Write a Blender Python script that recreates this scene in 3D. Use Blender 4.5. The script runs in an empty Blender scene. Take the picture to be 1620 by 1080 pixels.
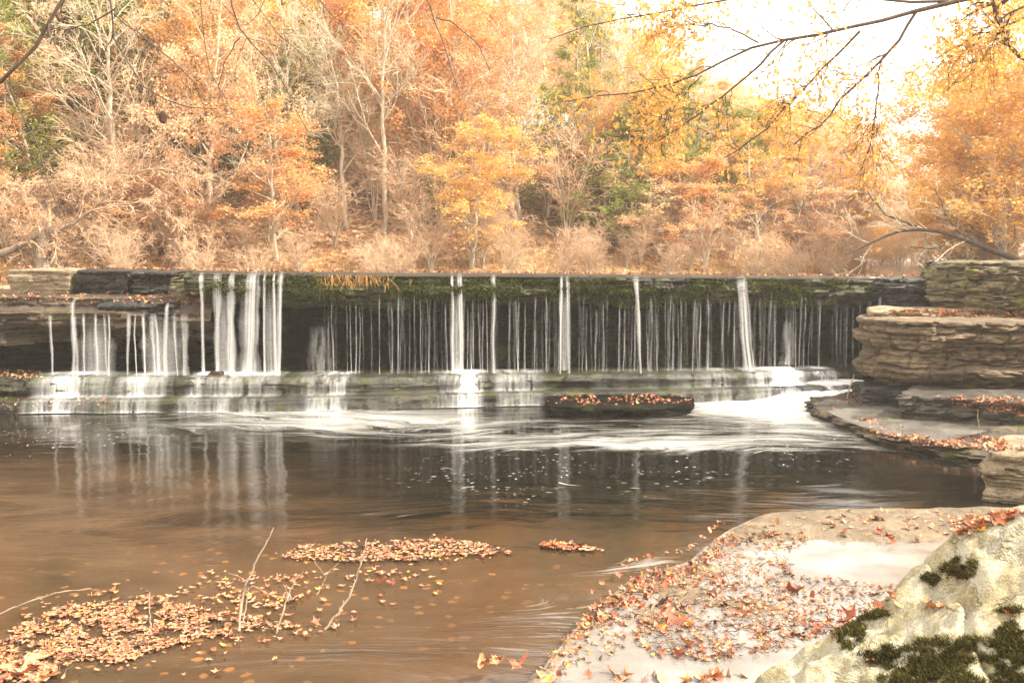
import bpy, math, random
import numpy as np
from mathutils import Vector, Euler
from mathutils.bvhtree import BVHTree
R = math.radians
C = bpy.context.scene.collection
S = bpy.context.scene
rng = np.random.default_rng(11)
random.seed(5)

# ------------------------------------------------------------------ camera, sky, sun, exposure
F, CX, HY, EYE = 1556.0, 810.0, 405.0, 2.6
PITCH = math.atan((540 - HY) / F)
cam_d = bpy.data.cameras.new('camera'); cam = bpy.data.objects.new('camera', cam_d); C.objects.link(cam)
cam_d.sensor_width = 36; cam_d.lens = 36 * F / 1620; cam_d.clip_start = .1; cam_d.clip_end = 2000
cam.location = (0, 0, EYE); cam.rotation_euler = (R(90) - PITCH, 0, 0)
S.camera = cam

SUN_DIR = Vector((0.70, -0.10, 0.70)).normalized()          # towards the sun
w = bpy.data.worlds.new('World'); S.world = w; w.use_nodes = True
wn = w.node_tree; bg = wn.nodes['Background']
sky = wn.nodes.new('ShaderNodeTexSky'); sky.sky_type = 'NISHITA'; sky.sun_disc = False
sky.sun_elevation = math.asin(SUN_DIR.z); sky.sun_rotation = math.atan2(SUN_DIR.x, SUN_DIR.y)
sky.air_density = 1.0; sky.dust_density = 5.0; sky.ozone_density = 0.6
cl = wn.nodes.new('ShaderNodeTexNoise'); cl.inputs['Scale'].default_value = 2.2; cl.inputs['Detail'].default_value = 5   # thin bright cloud veil over the blue
cr = wn.nodes.new('ShaderNodeMapRange'); cr.inputs[1].default_value = .3; cr.inputs[2].default_value = .7; cr.inputs[3].default_value = .75; cr.inputs[4].default_value = .95
cm = wn.nodes.new('ShaderNodeMix'); cm.data_type = 'RGBA'; cm.inputs[7].default_value = (5.5, 5.1, 4.7, 1)
wn.links.new(cl.outputs['Fac'], cr.inputs[0]); wn.links.new(cr.outputs[0], cm.inputs[0]); wn.links.new(sky.outputs[0], cm.inputs[6])
wn.links.new(cm.outputs[2], bg.inputs[0]); bg.inputs[1].default_value = 0.15
sun_d = bpy.data.lights.new('sun', 'SUN'); sun_d.energy = 3.0; sun_d.angle = R(0.6); sun_d.color = (1, .925, .80)
sun = bpy.data.objects.new('sun', sun_d); C.objects.link(sun)
sun.rotation_euler = SUN_DIR.to_track_quat('Z', 'Y').to_euler(); sun.location = (20, -10, 30)
S.view_settings.view_transform = 'Standard'; S.view_settings.look = 'None'
S.view_settings.gamma = 1; S.view_settings.exposure = 2.05
S.cycles.max_bounces = 6; S.cycles.diffuse_bounces = 3; S.cycles.glossy_bounces = 3
S.cycles.transparent_max_bounces = 24; S.cycles.transmission_bounces = 3
S.cycles.use_denoising = True; S.cycles.caustics_reflective = False; S.cycles.caustics_refractive = False
S.cycles.volume_bounces = 0

def ray(px, py):
    d = np.array([px - CX, F, 540.0 - py]); c, s = math.cos(PITCH), math.sin(PITCH)
    return np.array([d[0], d[1] * c + d[2] * s, -d[1] * s + d[2] * c])
def at(px, py, Y):
    d = ray(px, py); return np.array([d[0] * Y / d[1], Y, EYE + d[2] * Y / d[1]])
def onz(px, py, z):
    d = ray(px, py); t = (z - EYE) / d[2]; return np.array([d[0] * t, d[1] * t, z])
def proj(P):
    P = np.asarray(P, float); c, s = math.cos(PITCH), math.sin(PITCH)
    y = P[..., 1]; z = P[..., 2] - EYE
    f = y * c - z * s; u = y * s + z * c
    return CX + F * P[..., 0] / f, 540 - F * u / f

# ------------------------------------------------------------------ noise
def _h(ix, iy, iz, seed):
    n = (ix * 374761393 + iy * 668265263 + iz * 1442695041 + seed * 974634777) & 0xffffffff
    n = ((n ^ (n >> 13)) * 1274126177) & 0xffffffff
    n = ((n ^ (n >> 15)) * 2246822519) & 0xffffffff
    return ((n ^ (n >> 16)) & 0xffffff) / float(0xffffff)
def vn(x, y, z=0, seed=0):
    x, y, z = np.broadcast_arrays(np.asarray(x, float), np.asarray(y, float), np.asarray(z, float))
    ix = np.floor(x).astype(np.int64); iy = np.floor(y).astype(np.int64); iz = np.floor(z).astype(np.int64)
    fx, fy, fz = x - ix, y - iy, z - iz
    ux, uy, uz = [t * t * (3 - 2 * t) for t in (fx, fy, fz)]
    r = 0
    for a in (0, 1):
        for b in (0, 1):
            for c in (0, 1):
                r = r + _h(ix + a, iy + b, iz + c, seed) * (ux if a else 1 - ux) * (uy if b else 1 - uy) * (uz if c else 1 - uz)
    return r * 2 - 1
def fbm(x, y, z=0, seed=0, oct=4):
    r = 0; a = .5; f = 1
    for o in range(oct):
        r = r + a * vn(x * f, y * f, z * f, seed + o * 17); a *= .5; f *= 2.03
    return r
def sm(a, b, x):
    t = np.clip((np.asarray(x, float) - a) / (b - a), 0, 1); return t * t * (3 - 2 * t)

# ------------------------------------------------------------------ meshes and objects
def mk(name, V, Fq, mats=(), smooth=True, attrs=None, fmat=None):
    V = np.asarray(V, np.float32).reshape(-1, 3); Fq = np.asarray(Fq, np.int32)
    me = bpy.data.meshes.new(name); n = Fq.shape[1]
    me.vertices.add(len(V)); me.vertices.foreach_set('co', V.ravel())
    me.loops.add(Fq.size); me.loops.foreach_set('vertex_index', Fq.ravel())
    me.polygons.add(len(Fq)); me.polygons.foreach_set('loop_start', np.arange(0, Fq.size, n, dtype=np.int32))
    me.polygons.foreach_set('use_smooth', np.full(len(Fq), smooth))
    for m in (mats if isinstance(mats, (list, tuple)) else [mats]): me.materials.append(m)
    if fmat is not None: me.polygons.foreach_set('material_index', np.asarray(fmat, np.int32))
    for k, a in (attrs or {}).items():
        at_ = me.attributes.new(k, 'FLOAT', 'POINT'); at_.data.foreach_set('value', np.asarray(a, np.float32).ravel())
    me.update(calc_edges=True); me.validate()
    return me
def grid_faces(nr, nc, wrap=False):
    r = np.arange(nr - 1)[:, None]; c = np.arange(nc if wrap else nc - 1)[None]
    a = r * nc + c; b = r * nc + (c + 1) % nc
    return np.stack([a, b, b + nc, a + nc], -1).reshape(-1, 4)
def obj(name, me, parent=None, loc=None):
    o = bpy.data.objects.new(name, me); C.objects.link(o)
    if loc is not None: o.location = loc
    if parent is not None: o.parent = parent
    return o
def tag(o, label=None, cat=None, group=None, kind=None):
    if label: o['label'] = label
    if cat: o['category'] = cat
    if group: o['group'] = group
    if kind: o['kind'] = kind
    return o
def thing(name, loc, label, cat, group=None):
    o = obj(name, None, None, loc); o.empty_display_size = .2
    return tag(o, label, cat, group)
def recenter(me, loc):
    n = len(me.vertices); a = np.empty(n * 3, np.float32); me.vertices.foreach_get('co', a)
    a = a.reshape(-1, 3) - np.asarray(loc, np.float32); me.vertices.foreach_set('co', a.ravel()); me.update()
def single(name, me, label, cat, group=None, kind=None):
    n = len(me.vertices); a = np.empty(n * 3, np.float32); me.vertices.foreach_get('co', a); a = a.reshape(-1, 3)
    loc = (float((a[:, 0].min() + a[:, 0].max()) / 2), float((a[:, 1].min() + a[:, 1].max()) / 2), float(a[:, 2].min()))
    recenter(me, loc); o = obj(name, me, None, loc); return tag(o, label, cat, group, kind)
def copy_tree(o, parent=None):
    c = o.copy(); C.objects.link(c)
    if parent is not None: c.parent = parent
    for ch in list(o.children): copy_tree(ch, c)
    return c

# ------------------------------------------------------------------ materials
class NT:
    def __init__(s, name):
        s.m = bpy.data.materials.new(name); s.m.use_nodes = True; s.t = s.m.node_tree; s.b = s.t.nodes['Principled BSDF']
        s.out = s.t.nodes['Material Output']; s.geo = s.t.nodes.new('ShaderNodeNewGeometry'); s.pos = s.geo.outputs['Position']
    def n(s, typ, ins=None, **kw):
        x = s.t.nodes.new(typ)
        for k, v in kw.items(): setattr(x, k, v)
        for k, v in (ins or {}).items(): s.set(x, k, v)
        return x
    def set(s, x, k, v):
        if hasattr(v, 'is_output') or isinstance(v, bpy.types.NodeSocket): s.t.links.new(v, x.inputs[k])
        else: x.inputs[k].default_value = v
    def mapv(s, sc, src=None): return s.n('ShaderNodeMapping', {'Vector': src or s.pos, 'Scale': sc}).outputs[0]
    def noise(s, scale, detail=4, rough=.55, vec=None, dist=0.0):
        return s.n('ShaderNodeTexNoise', {'Vector': vec or s.pos, 'Scale': scale, 'Detail': detail, 'Roughness': rough, 'Distortion': dist}).outputs['Fac']
    def ramp(s, fac, stops):
        x = s.n('ShaderNodeValToRGB', {'Fac': fac}); e = x.color_ramp.elements
        while len(e) < len(stops): e.new(.5)
        for i, (p, c) in enumerate(stops):
            e[i].position = p; e[i].color = (c, c, c, 1) if isinstance(c, (int, float)) else (*c, 1)
        return x.outputs[0]
    def mix(s, f, a, b, bt='MIX'):
        x = s.n('ShaderNodeMix', data_type='RGBA', blend_type=bt)
        for k, v in ((0, f), (6, a), (7, b)):
            if isinstance(v, tuple) and len(v) == 3: v = (*v, 1)
            s.set(x, k, v)
        return x.outputs[2]
    def math(s, op, a, b=0.0, c=None, clamp=False):
        x = s.n('ShaderNodeMath', operation=op, use_clamp=clamp); s.set(x, 0, a); s.set(x, 1, b)
        if c is not None: s.set(x, 2, c)
        return x.outputs[0]
    def attr(s, name): return s.n('ShaderNodeAttribute', attribute_name=name).outputs['Fac']
    def bump(s, h, strength=.4, dist=.02): return s.n('ShaderNodeBump', {'Height': h, 'Strength': strength, 'Distance': dist}).outputs[0]
    def P(s, **kw):
        for k, v in kw.items():
            k = k.replace('_', ' ')
            if isinstance(v, tuple) and len(v) == 3: v = (*v, 1)
            s.set(s.b, k, v)
        return s.m

def rock_mat(name, lo, mid, hi, rough=.85, moss=0.0, mosscol=(.09, .12, .02), strata=9., lichen=0.0, crack=.6, bumpd=.03, dark_low=None):
    m = NT(name)
    n1 = m.noise(1.3, 5, .6); n2 = m.noise(9, 5, .65); st = m.noise(1.0, 4, .6, m.mapv((1.1, 1.1, strata)), .6)
    col = m.ramp(m.math('ADD', m.math('MULTIPLY', n1, .45), m.math('MULTIPLY', st, .55)), [(.32, lo), (.5, mid), (.66, hi)])
    col = m.mix(m.ramp(n2, [(.38, .45), (.6, 0.0)]), col, tuple(c * .45 for c in lo))
    vor = m.n('ShaderNodeTexVoronoi', {'Vector': m.mapv((1.0, 1.0, 3.2)), 'Scale': 3.0}, feature='DISTANCE_TO_EDGE').outputs['Distance']
    cr = m.ramp(m.math('ADD', vor, m.math('MULTIPLY', n2, .05)), [(.022, crack), (.05, 0.0)])
    crm = m.math('MULTIPLY', cr, m.ramp(n1, [(.45, 0.0), (.6, 1.0)]))
    col = m.mix(crm, col, tuple(c * .25 for c in lo))
    bl = m.noise(1.0, 6, .62, m.mapv((1.6, 1.6, strata * 1.3)), .3)
    line = m.math('MULTIPLY', m.ramp(m.math('ABSOLUTE', m.math('SUBTRACT', bl, .5)), [(0.0, 1.0), (.022, 0.0)]), m.ramp(n2, [(.4, .2), (.6, 1.0)]))
    col = m.mix(m.math('MULTIPLY', line, .7), col, tuple(c * .3 for c in lo))
    pit = m.noise(26, 5, .75); col = m.mix(m.ramp(pit, [(.36, .55), (.5, 0.0)]), col, tuple(c * .5 for c in lo))
    if lichen:
        l = m.ramp(m.noise(5.5, 6, .7), [(.52 - .1 * lichen, 0.0), (.60 - .1 * lichen, .85)])
        col = m.mix(l, col, (.42, .40, .30))
        l2 = m.ramp(m.noise(38, 3, .7), [(.56, 0.0), (.66, .7)])
        col = m.mix(m.math('MULTIPLY', l2, m.ramp(m.noise(2.2, 2, .5), [(.4, 0.0), (.6, 1.0)])), col, (.16, .14, .09))
    if moss:
        mm = m.ramp(m.math('ADD', m.noise(2.6, 5, .65), m.math('MULTIPLY', m.noise(24, 3, .6), .18)), [(.74 - .28 * moss, 0.0), (.82 - .28 * moss, .9)])
        mc = m.ramp(m.noise(30, 3, .6), [(.3, tuple(c * .45 for c in mosscol)), (.7, mosscol)])
        col = m.mix(mm, col, mc)
    gr = m.noise(105, 3, .7); col = m.mix(m.ramp(gr, [(.36, .5), (.5, 0.0)]), col, tuple(c * .6 for c in lo)); col = m.mix(m.ramp(gr, [(.56, 0.0), (.68, .3)]), col, tuple(min(1, c * 1.3) for c in hi))
    h = m.math('ADD', m.math('MULTIPLY', n2, .7), m.math('MULTIPLY', m.noise(42, 4, .7), .35))
    h = m.math('SUBTRACT', h, m.math('MULTIPLY', crm, .5))
    h = m.math('ADD', m.math('ADD', h, m.math('MULTIPLY', st, .8)), m.math('MULTIPLY', line, -.6)); h = m.math('ADD', m.math('ADD', h, m.math('MULTIPLY', pit, .6)), m.math('MULTIPLY', gr, .25))
    return m.P(Base_Color=col, Roughness=m.ramp(n2, [(.3, rough * .75), (.7, rough)]), Normal=m.bump(h, .85, bumpd), **{'Specular_IOR_Level': .05 if name == 'wet_black_rock' else .35})

M_tan = rock_mat('tan_sandstone', (.05, .036, .02), (.20, .14, .08), (.34, .25, .15), .95, .12, strata=7)
M_tanm = rock_mat('mossy_sandstone', (.05, .04, .022), (.17, .135, .072), (.28, .225, .13), .95, .42, (.17, .17, .03), strata=5)
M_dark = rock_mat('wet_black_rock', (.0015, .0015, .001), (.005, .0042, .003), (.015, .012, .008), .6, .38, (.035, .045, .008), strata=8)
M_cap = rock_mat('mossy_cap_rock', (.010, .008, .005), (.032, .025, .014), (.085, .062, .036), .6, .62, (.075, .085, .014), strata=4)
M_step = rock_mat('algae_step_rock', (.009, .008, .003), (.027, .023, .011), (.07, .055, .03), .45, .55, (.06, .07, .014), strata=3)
M_led = rock_mat('brown_ledge_rock', (.018, .013, .009), (.085, .055, .032), (.2, .14, .08), .6, .3, (.11, .13, .02), strata=10)
M_wetb = rock_mat('wet_grey_rock', (.012, .011, .010), (.03, .027, .023), (.08, .07, .058), .25, .12, (.08, .08, .02), strata=7)
M_grey = rock_mat('grey_block_rock', (.03, .026, .02), (.08, .068, .052), (.16, .14, .11), .6, .3, (.09, .08, .02), strata=5)
M_shelf = rock_mat('sandy_shelf_rock', (.10, .072, .042), (.20, .148, .09), (.28, .215, .135), .9, .0, strata=3, crack=.25, bumpd=.015)
M_bould = rock_mat('lichen_boulder_rock', (.24, .195, .105), (.43, .37, .205), (.54, .475, .28), .95, .0, strata=1.6, lichen=.55, crack=.25, bumpd=.05)
M_blk = rock_mat('pale_block_rock', (.16, .12, .07), (.30, .23, .14), (.42, .34, .22), .9, .1, strata=5)

def ground_mat():
    m = NT('leaf_litter_ground')
    v = m.n('ShaderNodeTexVoronoi', {'Vector': m.pos, 'Scale': 9.0, 'Randomness': 1.0})
    c = m.ramp(v.outputs['Color'], [(.1, (.09, .045, .02)), (.4, (.26, .12, .05)), (.6, (.42, .22, .10)), (.9, (.50, .34, .2))])
    c = m.mix(m.ramp(m.noise(.5, 4), [(.4, 0.0), (.62, .55)]), c, (.16, .12, .06))
    return m.P(Base_Color=c, Roughness=.95, Normal=m.bump(v.outputs['Distance'], .8, .06))
M_ground = ground_mat()

def pool_mat():
    m = NT('pool_water')
    foam = m.attr('foam'); deep = m.attr('deep'); calm = m.attr('calm')  # foam attribute also carries the painted sky sheen near the camera
    warp = m.n('ShaderNodeTexNoise', {'Vector': m.mapv((.22, .42, 1)), 'Scale': 1.0, 'Detail': 3.0}).outputs['Color']
    wv = m.n('ShaderNodeVectorMath', operation='MULTIPLY_ADD'); m.set(wv, 0, warp); wv.inputs[1].default_value = (4.5, 3.4, 0); m.set(wv, 2, m.pos)
    wp = wv.outputs[0]
    s1 = m.noise(1.0, 5, .62, m.mapv((.55, 3.0, 1), wp)); s2 = m.noise(1.0, 5, .65, m.mapv((1.3, 15.0, 1), wp))
    s = m.math('ADD', m.math('MULTIPLY', s1, .5), m.math('MULTIPLY', s2, .5))
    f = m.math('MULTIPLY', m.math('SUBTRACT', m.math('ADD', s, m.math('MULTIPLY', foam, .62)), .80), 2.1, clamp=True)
    fleck = m.n('ShaderNodeTexVoronoi', {'Vector': m.mapv((2.2, 8.0, 1), wp), 'Scale': 2.6, 'Randomness': 1.0}).outputs['Distance']
    fl = m.math('MULTIPLY', m.ramp(fleck, [(.07, 1.0), (.15, 0.0)]), m.ramp(m.attr('fleck'), [(.05, 0.0), (.5, 1.0)]))
    fl = m.math('MULTIPLY', fl, m.ramp(m.noise(1.2, 2), [(.40, 0.0), (.5, 1.0)]))
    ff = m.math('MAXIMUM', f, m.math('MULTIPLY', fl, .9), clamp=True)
    bedn = m.noise(1.0, 4, .6, m.mapv((.7, 1.6, 1), wp))
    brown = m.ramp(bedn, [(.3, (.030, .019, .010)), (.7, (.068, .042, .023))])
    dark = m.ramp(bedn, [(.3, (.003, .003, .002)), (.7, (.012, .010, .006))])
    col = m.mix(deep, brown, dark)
    sb = m.n('ShaderNodeTexVoronoi', {'Vector': m.mapv((1, 1, 1)), 'Scale': 7.5, 'Randomness': 1.0}); sbm = m.math('MULTIPLY', m.ramp(m.math('ADD', sb.outputs['Distance'], m.math('MULTIPLY', m.noise(16, 4, .7), .9)), [(.62, .9), (.74, 0.0)]), m.attr('sub'))
    sbm = m.math('MULTIPLY', sbm, m.ramp(m.n('ShaderNodeSeparateXYZ', {0: sb.outputs['Color']}).outputs[0], [(.45, 0.0), (.55, 1.0)]))
    col = m.mix(m.math('MULTIPLY', sbm, .8), col, (.24, .10, .03))
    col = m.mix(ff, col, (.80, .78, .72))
    n = m.math('ADD', m.noise(1.0, 3, .5, m.mapv((1.6, 6, 1), wp)), m.math('MULTIPLY', m.noise(1.0, 2, .5, m.mapv((7, 18, 1), wp)), .25))
    rough = m.math('ADD', m.math('MULTIPLY', calm, -.0), .085)
    rough = m.math('ADD', rough, m.math('MULTIPLY', ff, .5))
    return m.P(Base_Color=col, Roughness=rough, IOR=1.33, Normal=m.bump(n, .09, .05))
M_pool = pool_mat()
def film_mat(name, base, rough, sc=(2, 9, 1), b=.1):
    m = NT(name)
    n = m.noise(1.0, 4, .55, m.mapv(sc))
    c = m.ramp(n, [(.3, tuple(x * .75 for x in base)), (.7, base)])
    return m.P(Base_Color=c, Roughness=rough, IOR=1.33, Normal=m.bump(n, b, .03))
M_film = film_mat('ledge_water_film', (.255, .23, .20), .08, (1.2, 5, 1), .15)  # pale base colour stands in for the sky sheen on the film
def see_through(mat, lo, hi):
    t = mat.node_tree; b = t.nodes['Principled BSDF']; nz = t.nodes.new('ShaderNodeTexNoise'); nz.inputs['Scale'].default_value = 1.6; nz.inputs['Detail'].default_value = 5
    g = t.nodes.new('ShaderNodeNewGeometry'); t.links.new(g.outputs['Position'], nz.inputs['Vector']); mr = t.nodes.new('ShaderNodeMapRange')
    mr.inputs[1].default_value = .35; mr.inputs[2].default_value = .62; mr.inputs[3].default_value = lo; mr.inputs[4].default_value = hi; t.links.new(nz.outputs['Fac'], mr.inputs[0]); t.links.new(mr.outputs[0], b.inputs['Alpha'])
see_through(M_film, .5, .95)
M_up = film_mat('upstream_water', (.06, .045, .03), .12)
def foam_mat():
    m = NT('white_water_foam'); n = m.noise(1.0, 5, .6, m.mapv((2.0, 4.5, 3)))
    al = m.math('MULTIPLY', m.math('SUBTRACT', m.math('ADD', m.attr('alpha'), m.math('MULTIPLY', n, .8)), .62), 2.6, clamp=True)
    return m.P(Base_Color=m.ramp(n, [(.3, (.6, .6, .56)), (.6, (.86, .85, .82))]), Roughness=.6, Alpha=al, Normal=m.bump(n, .5, .05))
M_foam = foam_mat()

def silk(name, strength, fx=3.0, fz=.3, col=(.86, .86, .83), local=True):
    m = NT(name); a = m.attr('alpha')
    if local:
        z = m.n('ShaderNodeSeparateXYZ', {0: m.pos}).outputs[2]
        v = m.n('ShaderNodeCombineXYZ', {0: m.math('MULTIPLY', m.attr('u'), fx), 1: m.math('MULTIPLY', m.attr('sd'), 7.3), 2: m.math('MULTIPLY', z, fz)}).outputs[0]
        n = m.noise(1.0, 4, .62, v)
    else:
        n = m.math('ADD', m.math('MULTIPLY', m.noise(1.0, 3, .6, m.mapv((4.5, 1.5, .5))), .55), m.math('MULTIPLY', m.noise(1.0, 3, .65, m.mapv((22, 6, .8))), .45))
    al = m.math('MULTIPLY', m.math('MULTIPLY', a, strength), m.ramp(n, [(.38, .04), (.62, 1.0)]))
    al = m.math('ADD', al, m.math('MULTIPLY', m.math('MAXIMUM', m.math('SUBTRACT', a, 1.0), 0.0), m.ramp(m.noise(2.6, 3), [(.35, .25), (.6, 1.3)])), clamp=True)
    return m.P(Base_Color=col, Roughness=.5, Alpha=al)
M_silk = silk('falling_water', .50, 3.2)
M_thread = silk('falling_water_thread', .20, .5, 1.3)
M_soft = silk('soft_water_veil', .34, 7, .2)
M_veil = silk('water_veil', .62, local=False)

def leaf_mat(name, c1, c2, c3, trans=.35):
    m = NT(name)
    r = m.geo.outputs['Random Per Island']
    col = m.ramp(r, [(0.0, c1), (.5, c2), (1.0, c3)])
    big = m.noise(.9, 2)
    col = m.mix(m.ramp(big, [(.4, .12), (.6, 0.0)]), col, tuple(x * .55 for x in c1))
    d = m.n('ShaderNodeBsdfDiffuse', {'Color': col}); t = m.n('ShaderNodeBsdfTranslucent', {'Color': col})
    mx = m.n('ShaderNodeMixShader', {0: trans + .08, 1: d.outputs[0], 2: t.outputs[0]})
    m.t.links.new(mx.outputs[0], m.out.inputs[0]); m.t.nodes.remove(m.b)
    return m.m
L_orange = leaf_mat('orange_foliage', (.68, .33, .09), (.82, .46, .14), (.86, .58, .22))
L_red = leaf_mat('russet_foliage', (.66, .29, .10), (.80, .43, .17), (.86, .55, .26))
L_peach = leaf_mat('faded_peach_foliage', (.70, .40, .20), (.82, .53, .31), (.88, .64, .41))
L_yellow = leaf_mat('yellow_foliage', (.70, .36, .08), (.80, .48, .13), (.84, .58, .24))
L_oak = leaf_mat('oak_branch_foliage', (.50, .38, .08), (.78, .43, .12), (.82, .40, .13), .5)
L_green = leaf_mat('cedar_foliage', (.15, .18, .035), (.27, .29, .07), (.40, .40, .13), .2)
L_twig = leaf_mat('fine_twigs', (.34, .24, .15), (.48, .36, .24), (.60, .48, .34), .0)
L_grass = leaf_mat('dry_grass', (.34, .17, .06), (.50, .28, .10), (.55, .40, .16), .3)
def bark(name, lo, hi):
    m = NT(name); n = m.noise(1, 5, .65, m.mapv((14, 14, 3)))
    return m.P(Base_Color=m.ramp(n, [(.3, lo), (.65, hi)]), Roughness=.9, Normal=m.bump(n, .5, .02))
B_pale = bark('pale_bark', (.26, .20, .13), (.62, .53, .40))
B_grey = bark('grey_bark', (.14, .10, .07), (.36, .28, .20))
B_dark = bark('dark_bark', (.035, .025, .017), (.10, .07, .05))
B_twigp = bark('pale_twig_bark', (.44, .36, .23), (.68, .58, .41))
B_twigr = bark('pinkish_twig_bark', (.44, .27, .15), (.69, .47, .29))
def dead_leaf(name, c1, c2):
    m = NT(name); n = m.noise(30, 3)
    col = m.ramp(n, [(.3, c1), (.7, c2)])
    return m.P(Base_Color=col, Roughness=.55)
DL = [dead_leaf('orange_brown_leaf', (.36, .12, .04), (.54, .23, .10)), dead_leaf('red_brown_leaf', (.22, .05, .02), (.38, .11, .05)),
      dead_leaf('pale_tan_leaf', (.32, .155, .08), (.50, .28, .16)), dead_leaf('yellow_leaf', (.52, .27, .04), (.66, .38, .07)),
      dead_leaf('dark_brown_leaf', (.05, .03, .02), (.13, .07, .045))]
DLN = ['orange-brown', 'deep red-brown', 'pale tan', 'yellow', 'dark brown']

# ------------------------------------------------------------------ ground sheet
def lerp_pts(x, pts):
    return np.interp(x, [p[0] for p in pts], [p[1] for p in pts])
def Bf(X):      # front edge of the lowest step
    return lerp_pts(X, [(-14, 16.0), (-8.5, 16.15), (-4, 16.35), (0, 16.95), (3, 17.3), (6, 17.9), (9, 18.4), (14, 19)])
def Lf(X): return 2.35 - .0106 * (np.clip(X, -10, 10) + 8)
def Sf(X): return .53 - .0075 * (np.clip(X, -10, 10) + 8)
def yb(x): return lerp_pts(x, [(-200, -20), (-60, 10), (-40, 17), (-14, 20.8), (-8, 22.3), (0, 24.2), (8, 27.5), (12, 34), (17, 50), (27, 90), (38, 130), (60, 200), (250, 400)])
def xr(y): return lerp_pts(y, [(-80, 5), (0, 3.5), (6, 5.2), (10, 6.2), (16, 9.4), (20, 10.2), (30, 14.5), (50, 25), (80, 40), (200, 110), (400, 300)])
def ground_h(x, y):
    b = Bf(x)
    up = sm(1.8, 3.8, y - b); base = -.9 + up * 2.5
    d = y - yb(x)
    hm = np.interp(x, [-40, -5, 8, 20, 60], [15, 12, 7.5, 4, 4])
    hill = 2.2 + .35 * np.clip(d, 0, 1.5) + hm * (1 - np.exp(-np.clip(d - 1, 0, None) * .42 / hm))
    z = base + (hill - base) * sm(-1.5, .3, d) 
    d2 = x - xr(y)
    hr = np.where(y < b + 2, .45 + .35 * np.clip(d2, 0, 6), 2.3 + .30 * np.clip(d2, 0, 12))
    z = np.maximum(z, -.9 + (hr + .9) * sm(-.6, .8, d2))
    xl = -5.6 - .38 * np.clip(y, 0, 20)
    hl = .5 + .3 * np.clip(xl - x, 0, 6)
    z = np.maximum(z, -.9 + (hl + .9) * sm(-.6, .8, xl - x))
    z = np.maximum(z, -.9 + 1.5 * sm(4.6, 1.5, y))
    return z + .12 * fbm(x * .5, y * .5, 0, 3) * sm(.2, 1.5, z)
def sp(n, a, b, c, k):
    t = np.linspace(-1, 1, n); s = np.sinh(t * k) / math.sinh(k)
    return np.where(s < 0, c + s * (c - a), c + s * (b - c))
gx = sp(260, -260, 300, 0, 3.6); gy = sp(300, -120, 420, 20, 3.6)
GX, GY = np.meshgrid(gx, gy)
GZ = ground_h(GX, GY)
ground = obj('ground', mk('ground', np.stack([GX, GY, GZ], -1), grid_faces(len(gy), len(gx)), M_ground)); tag(ground, kind='structure')

# ------------------------------------------------------------------ pool water
px_ = np.arange(-16, 12.01, .09); py_ = np.arange(-3, 19.2, .09)
PX, PY = np.meshgrid(px_, py_)
sx, sy = proj(np.stack([PX, np.maximum(PY, 2.0), PX * 0], -1))
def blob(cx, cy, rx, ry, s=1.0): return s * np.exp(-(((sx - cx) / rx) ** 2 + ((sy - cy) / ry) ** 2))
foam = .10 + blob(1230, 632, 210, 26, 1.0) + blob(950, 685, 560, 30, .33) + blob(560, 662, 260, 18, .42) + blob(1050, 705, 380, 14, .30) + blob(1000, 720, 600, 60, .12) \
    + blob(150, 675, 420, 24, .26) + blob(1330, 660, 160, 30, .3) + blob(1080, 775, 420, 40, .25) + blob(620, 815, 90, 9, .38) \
    + blob(880, 1000, 210, 85, .38) + blob(1010, 890, 130, 26, .36) + blob(330, 895, 130, 9, .34) + blob(300, 650, 500, 6, .3) + blob(1450, 740, 200, 10, .2)  # near lower-centre blob paints the pale sky reflection as foam colour
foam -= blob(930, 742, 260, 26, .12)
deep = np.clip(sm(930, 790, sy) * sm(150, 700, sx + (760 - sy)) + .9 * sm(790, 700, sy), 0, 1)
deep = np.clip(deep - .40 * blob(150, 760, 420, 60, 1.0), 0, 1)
fleck = blob(880, 755, 170, 38, 1.0) + blob(1300, 685, 130, 24, 1.0) + blob(560, 668, 160, 16, .9) + blob(90, 690, 170, 34, .7) + blob(1000, 740, 300, 30, .5)
calm = sm(760, 900, sy)
sub = np.clip(blob(330, 960, 330, 70, 1.2) + blob(620, 900, 260, 45, .9) + blob(250, 1030, 260, 60, 1.0), 0, 1)
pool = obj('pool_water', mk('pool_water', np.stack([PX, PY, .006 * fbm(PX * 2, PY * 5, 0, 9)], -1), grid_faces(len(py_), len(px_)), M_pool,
           attrs=dict(foam=foam, deep=deep, fleck=np.clip(fleck, 0, 1), calm=calm, sub=sub))); tag(pool, kind='structure')

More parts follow.
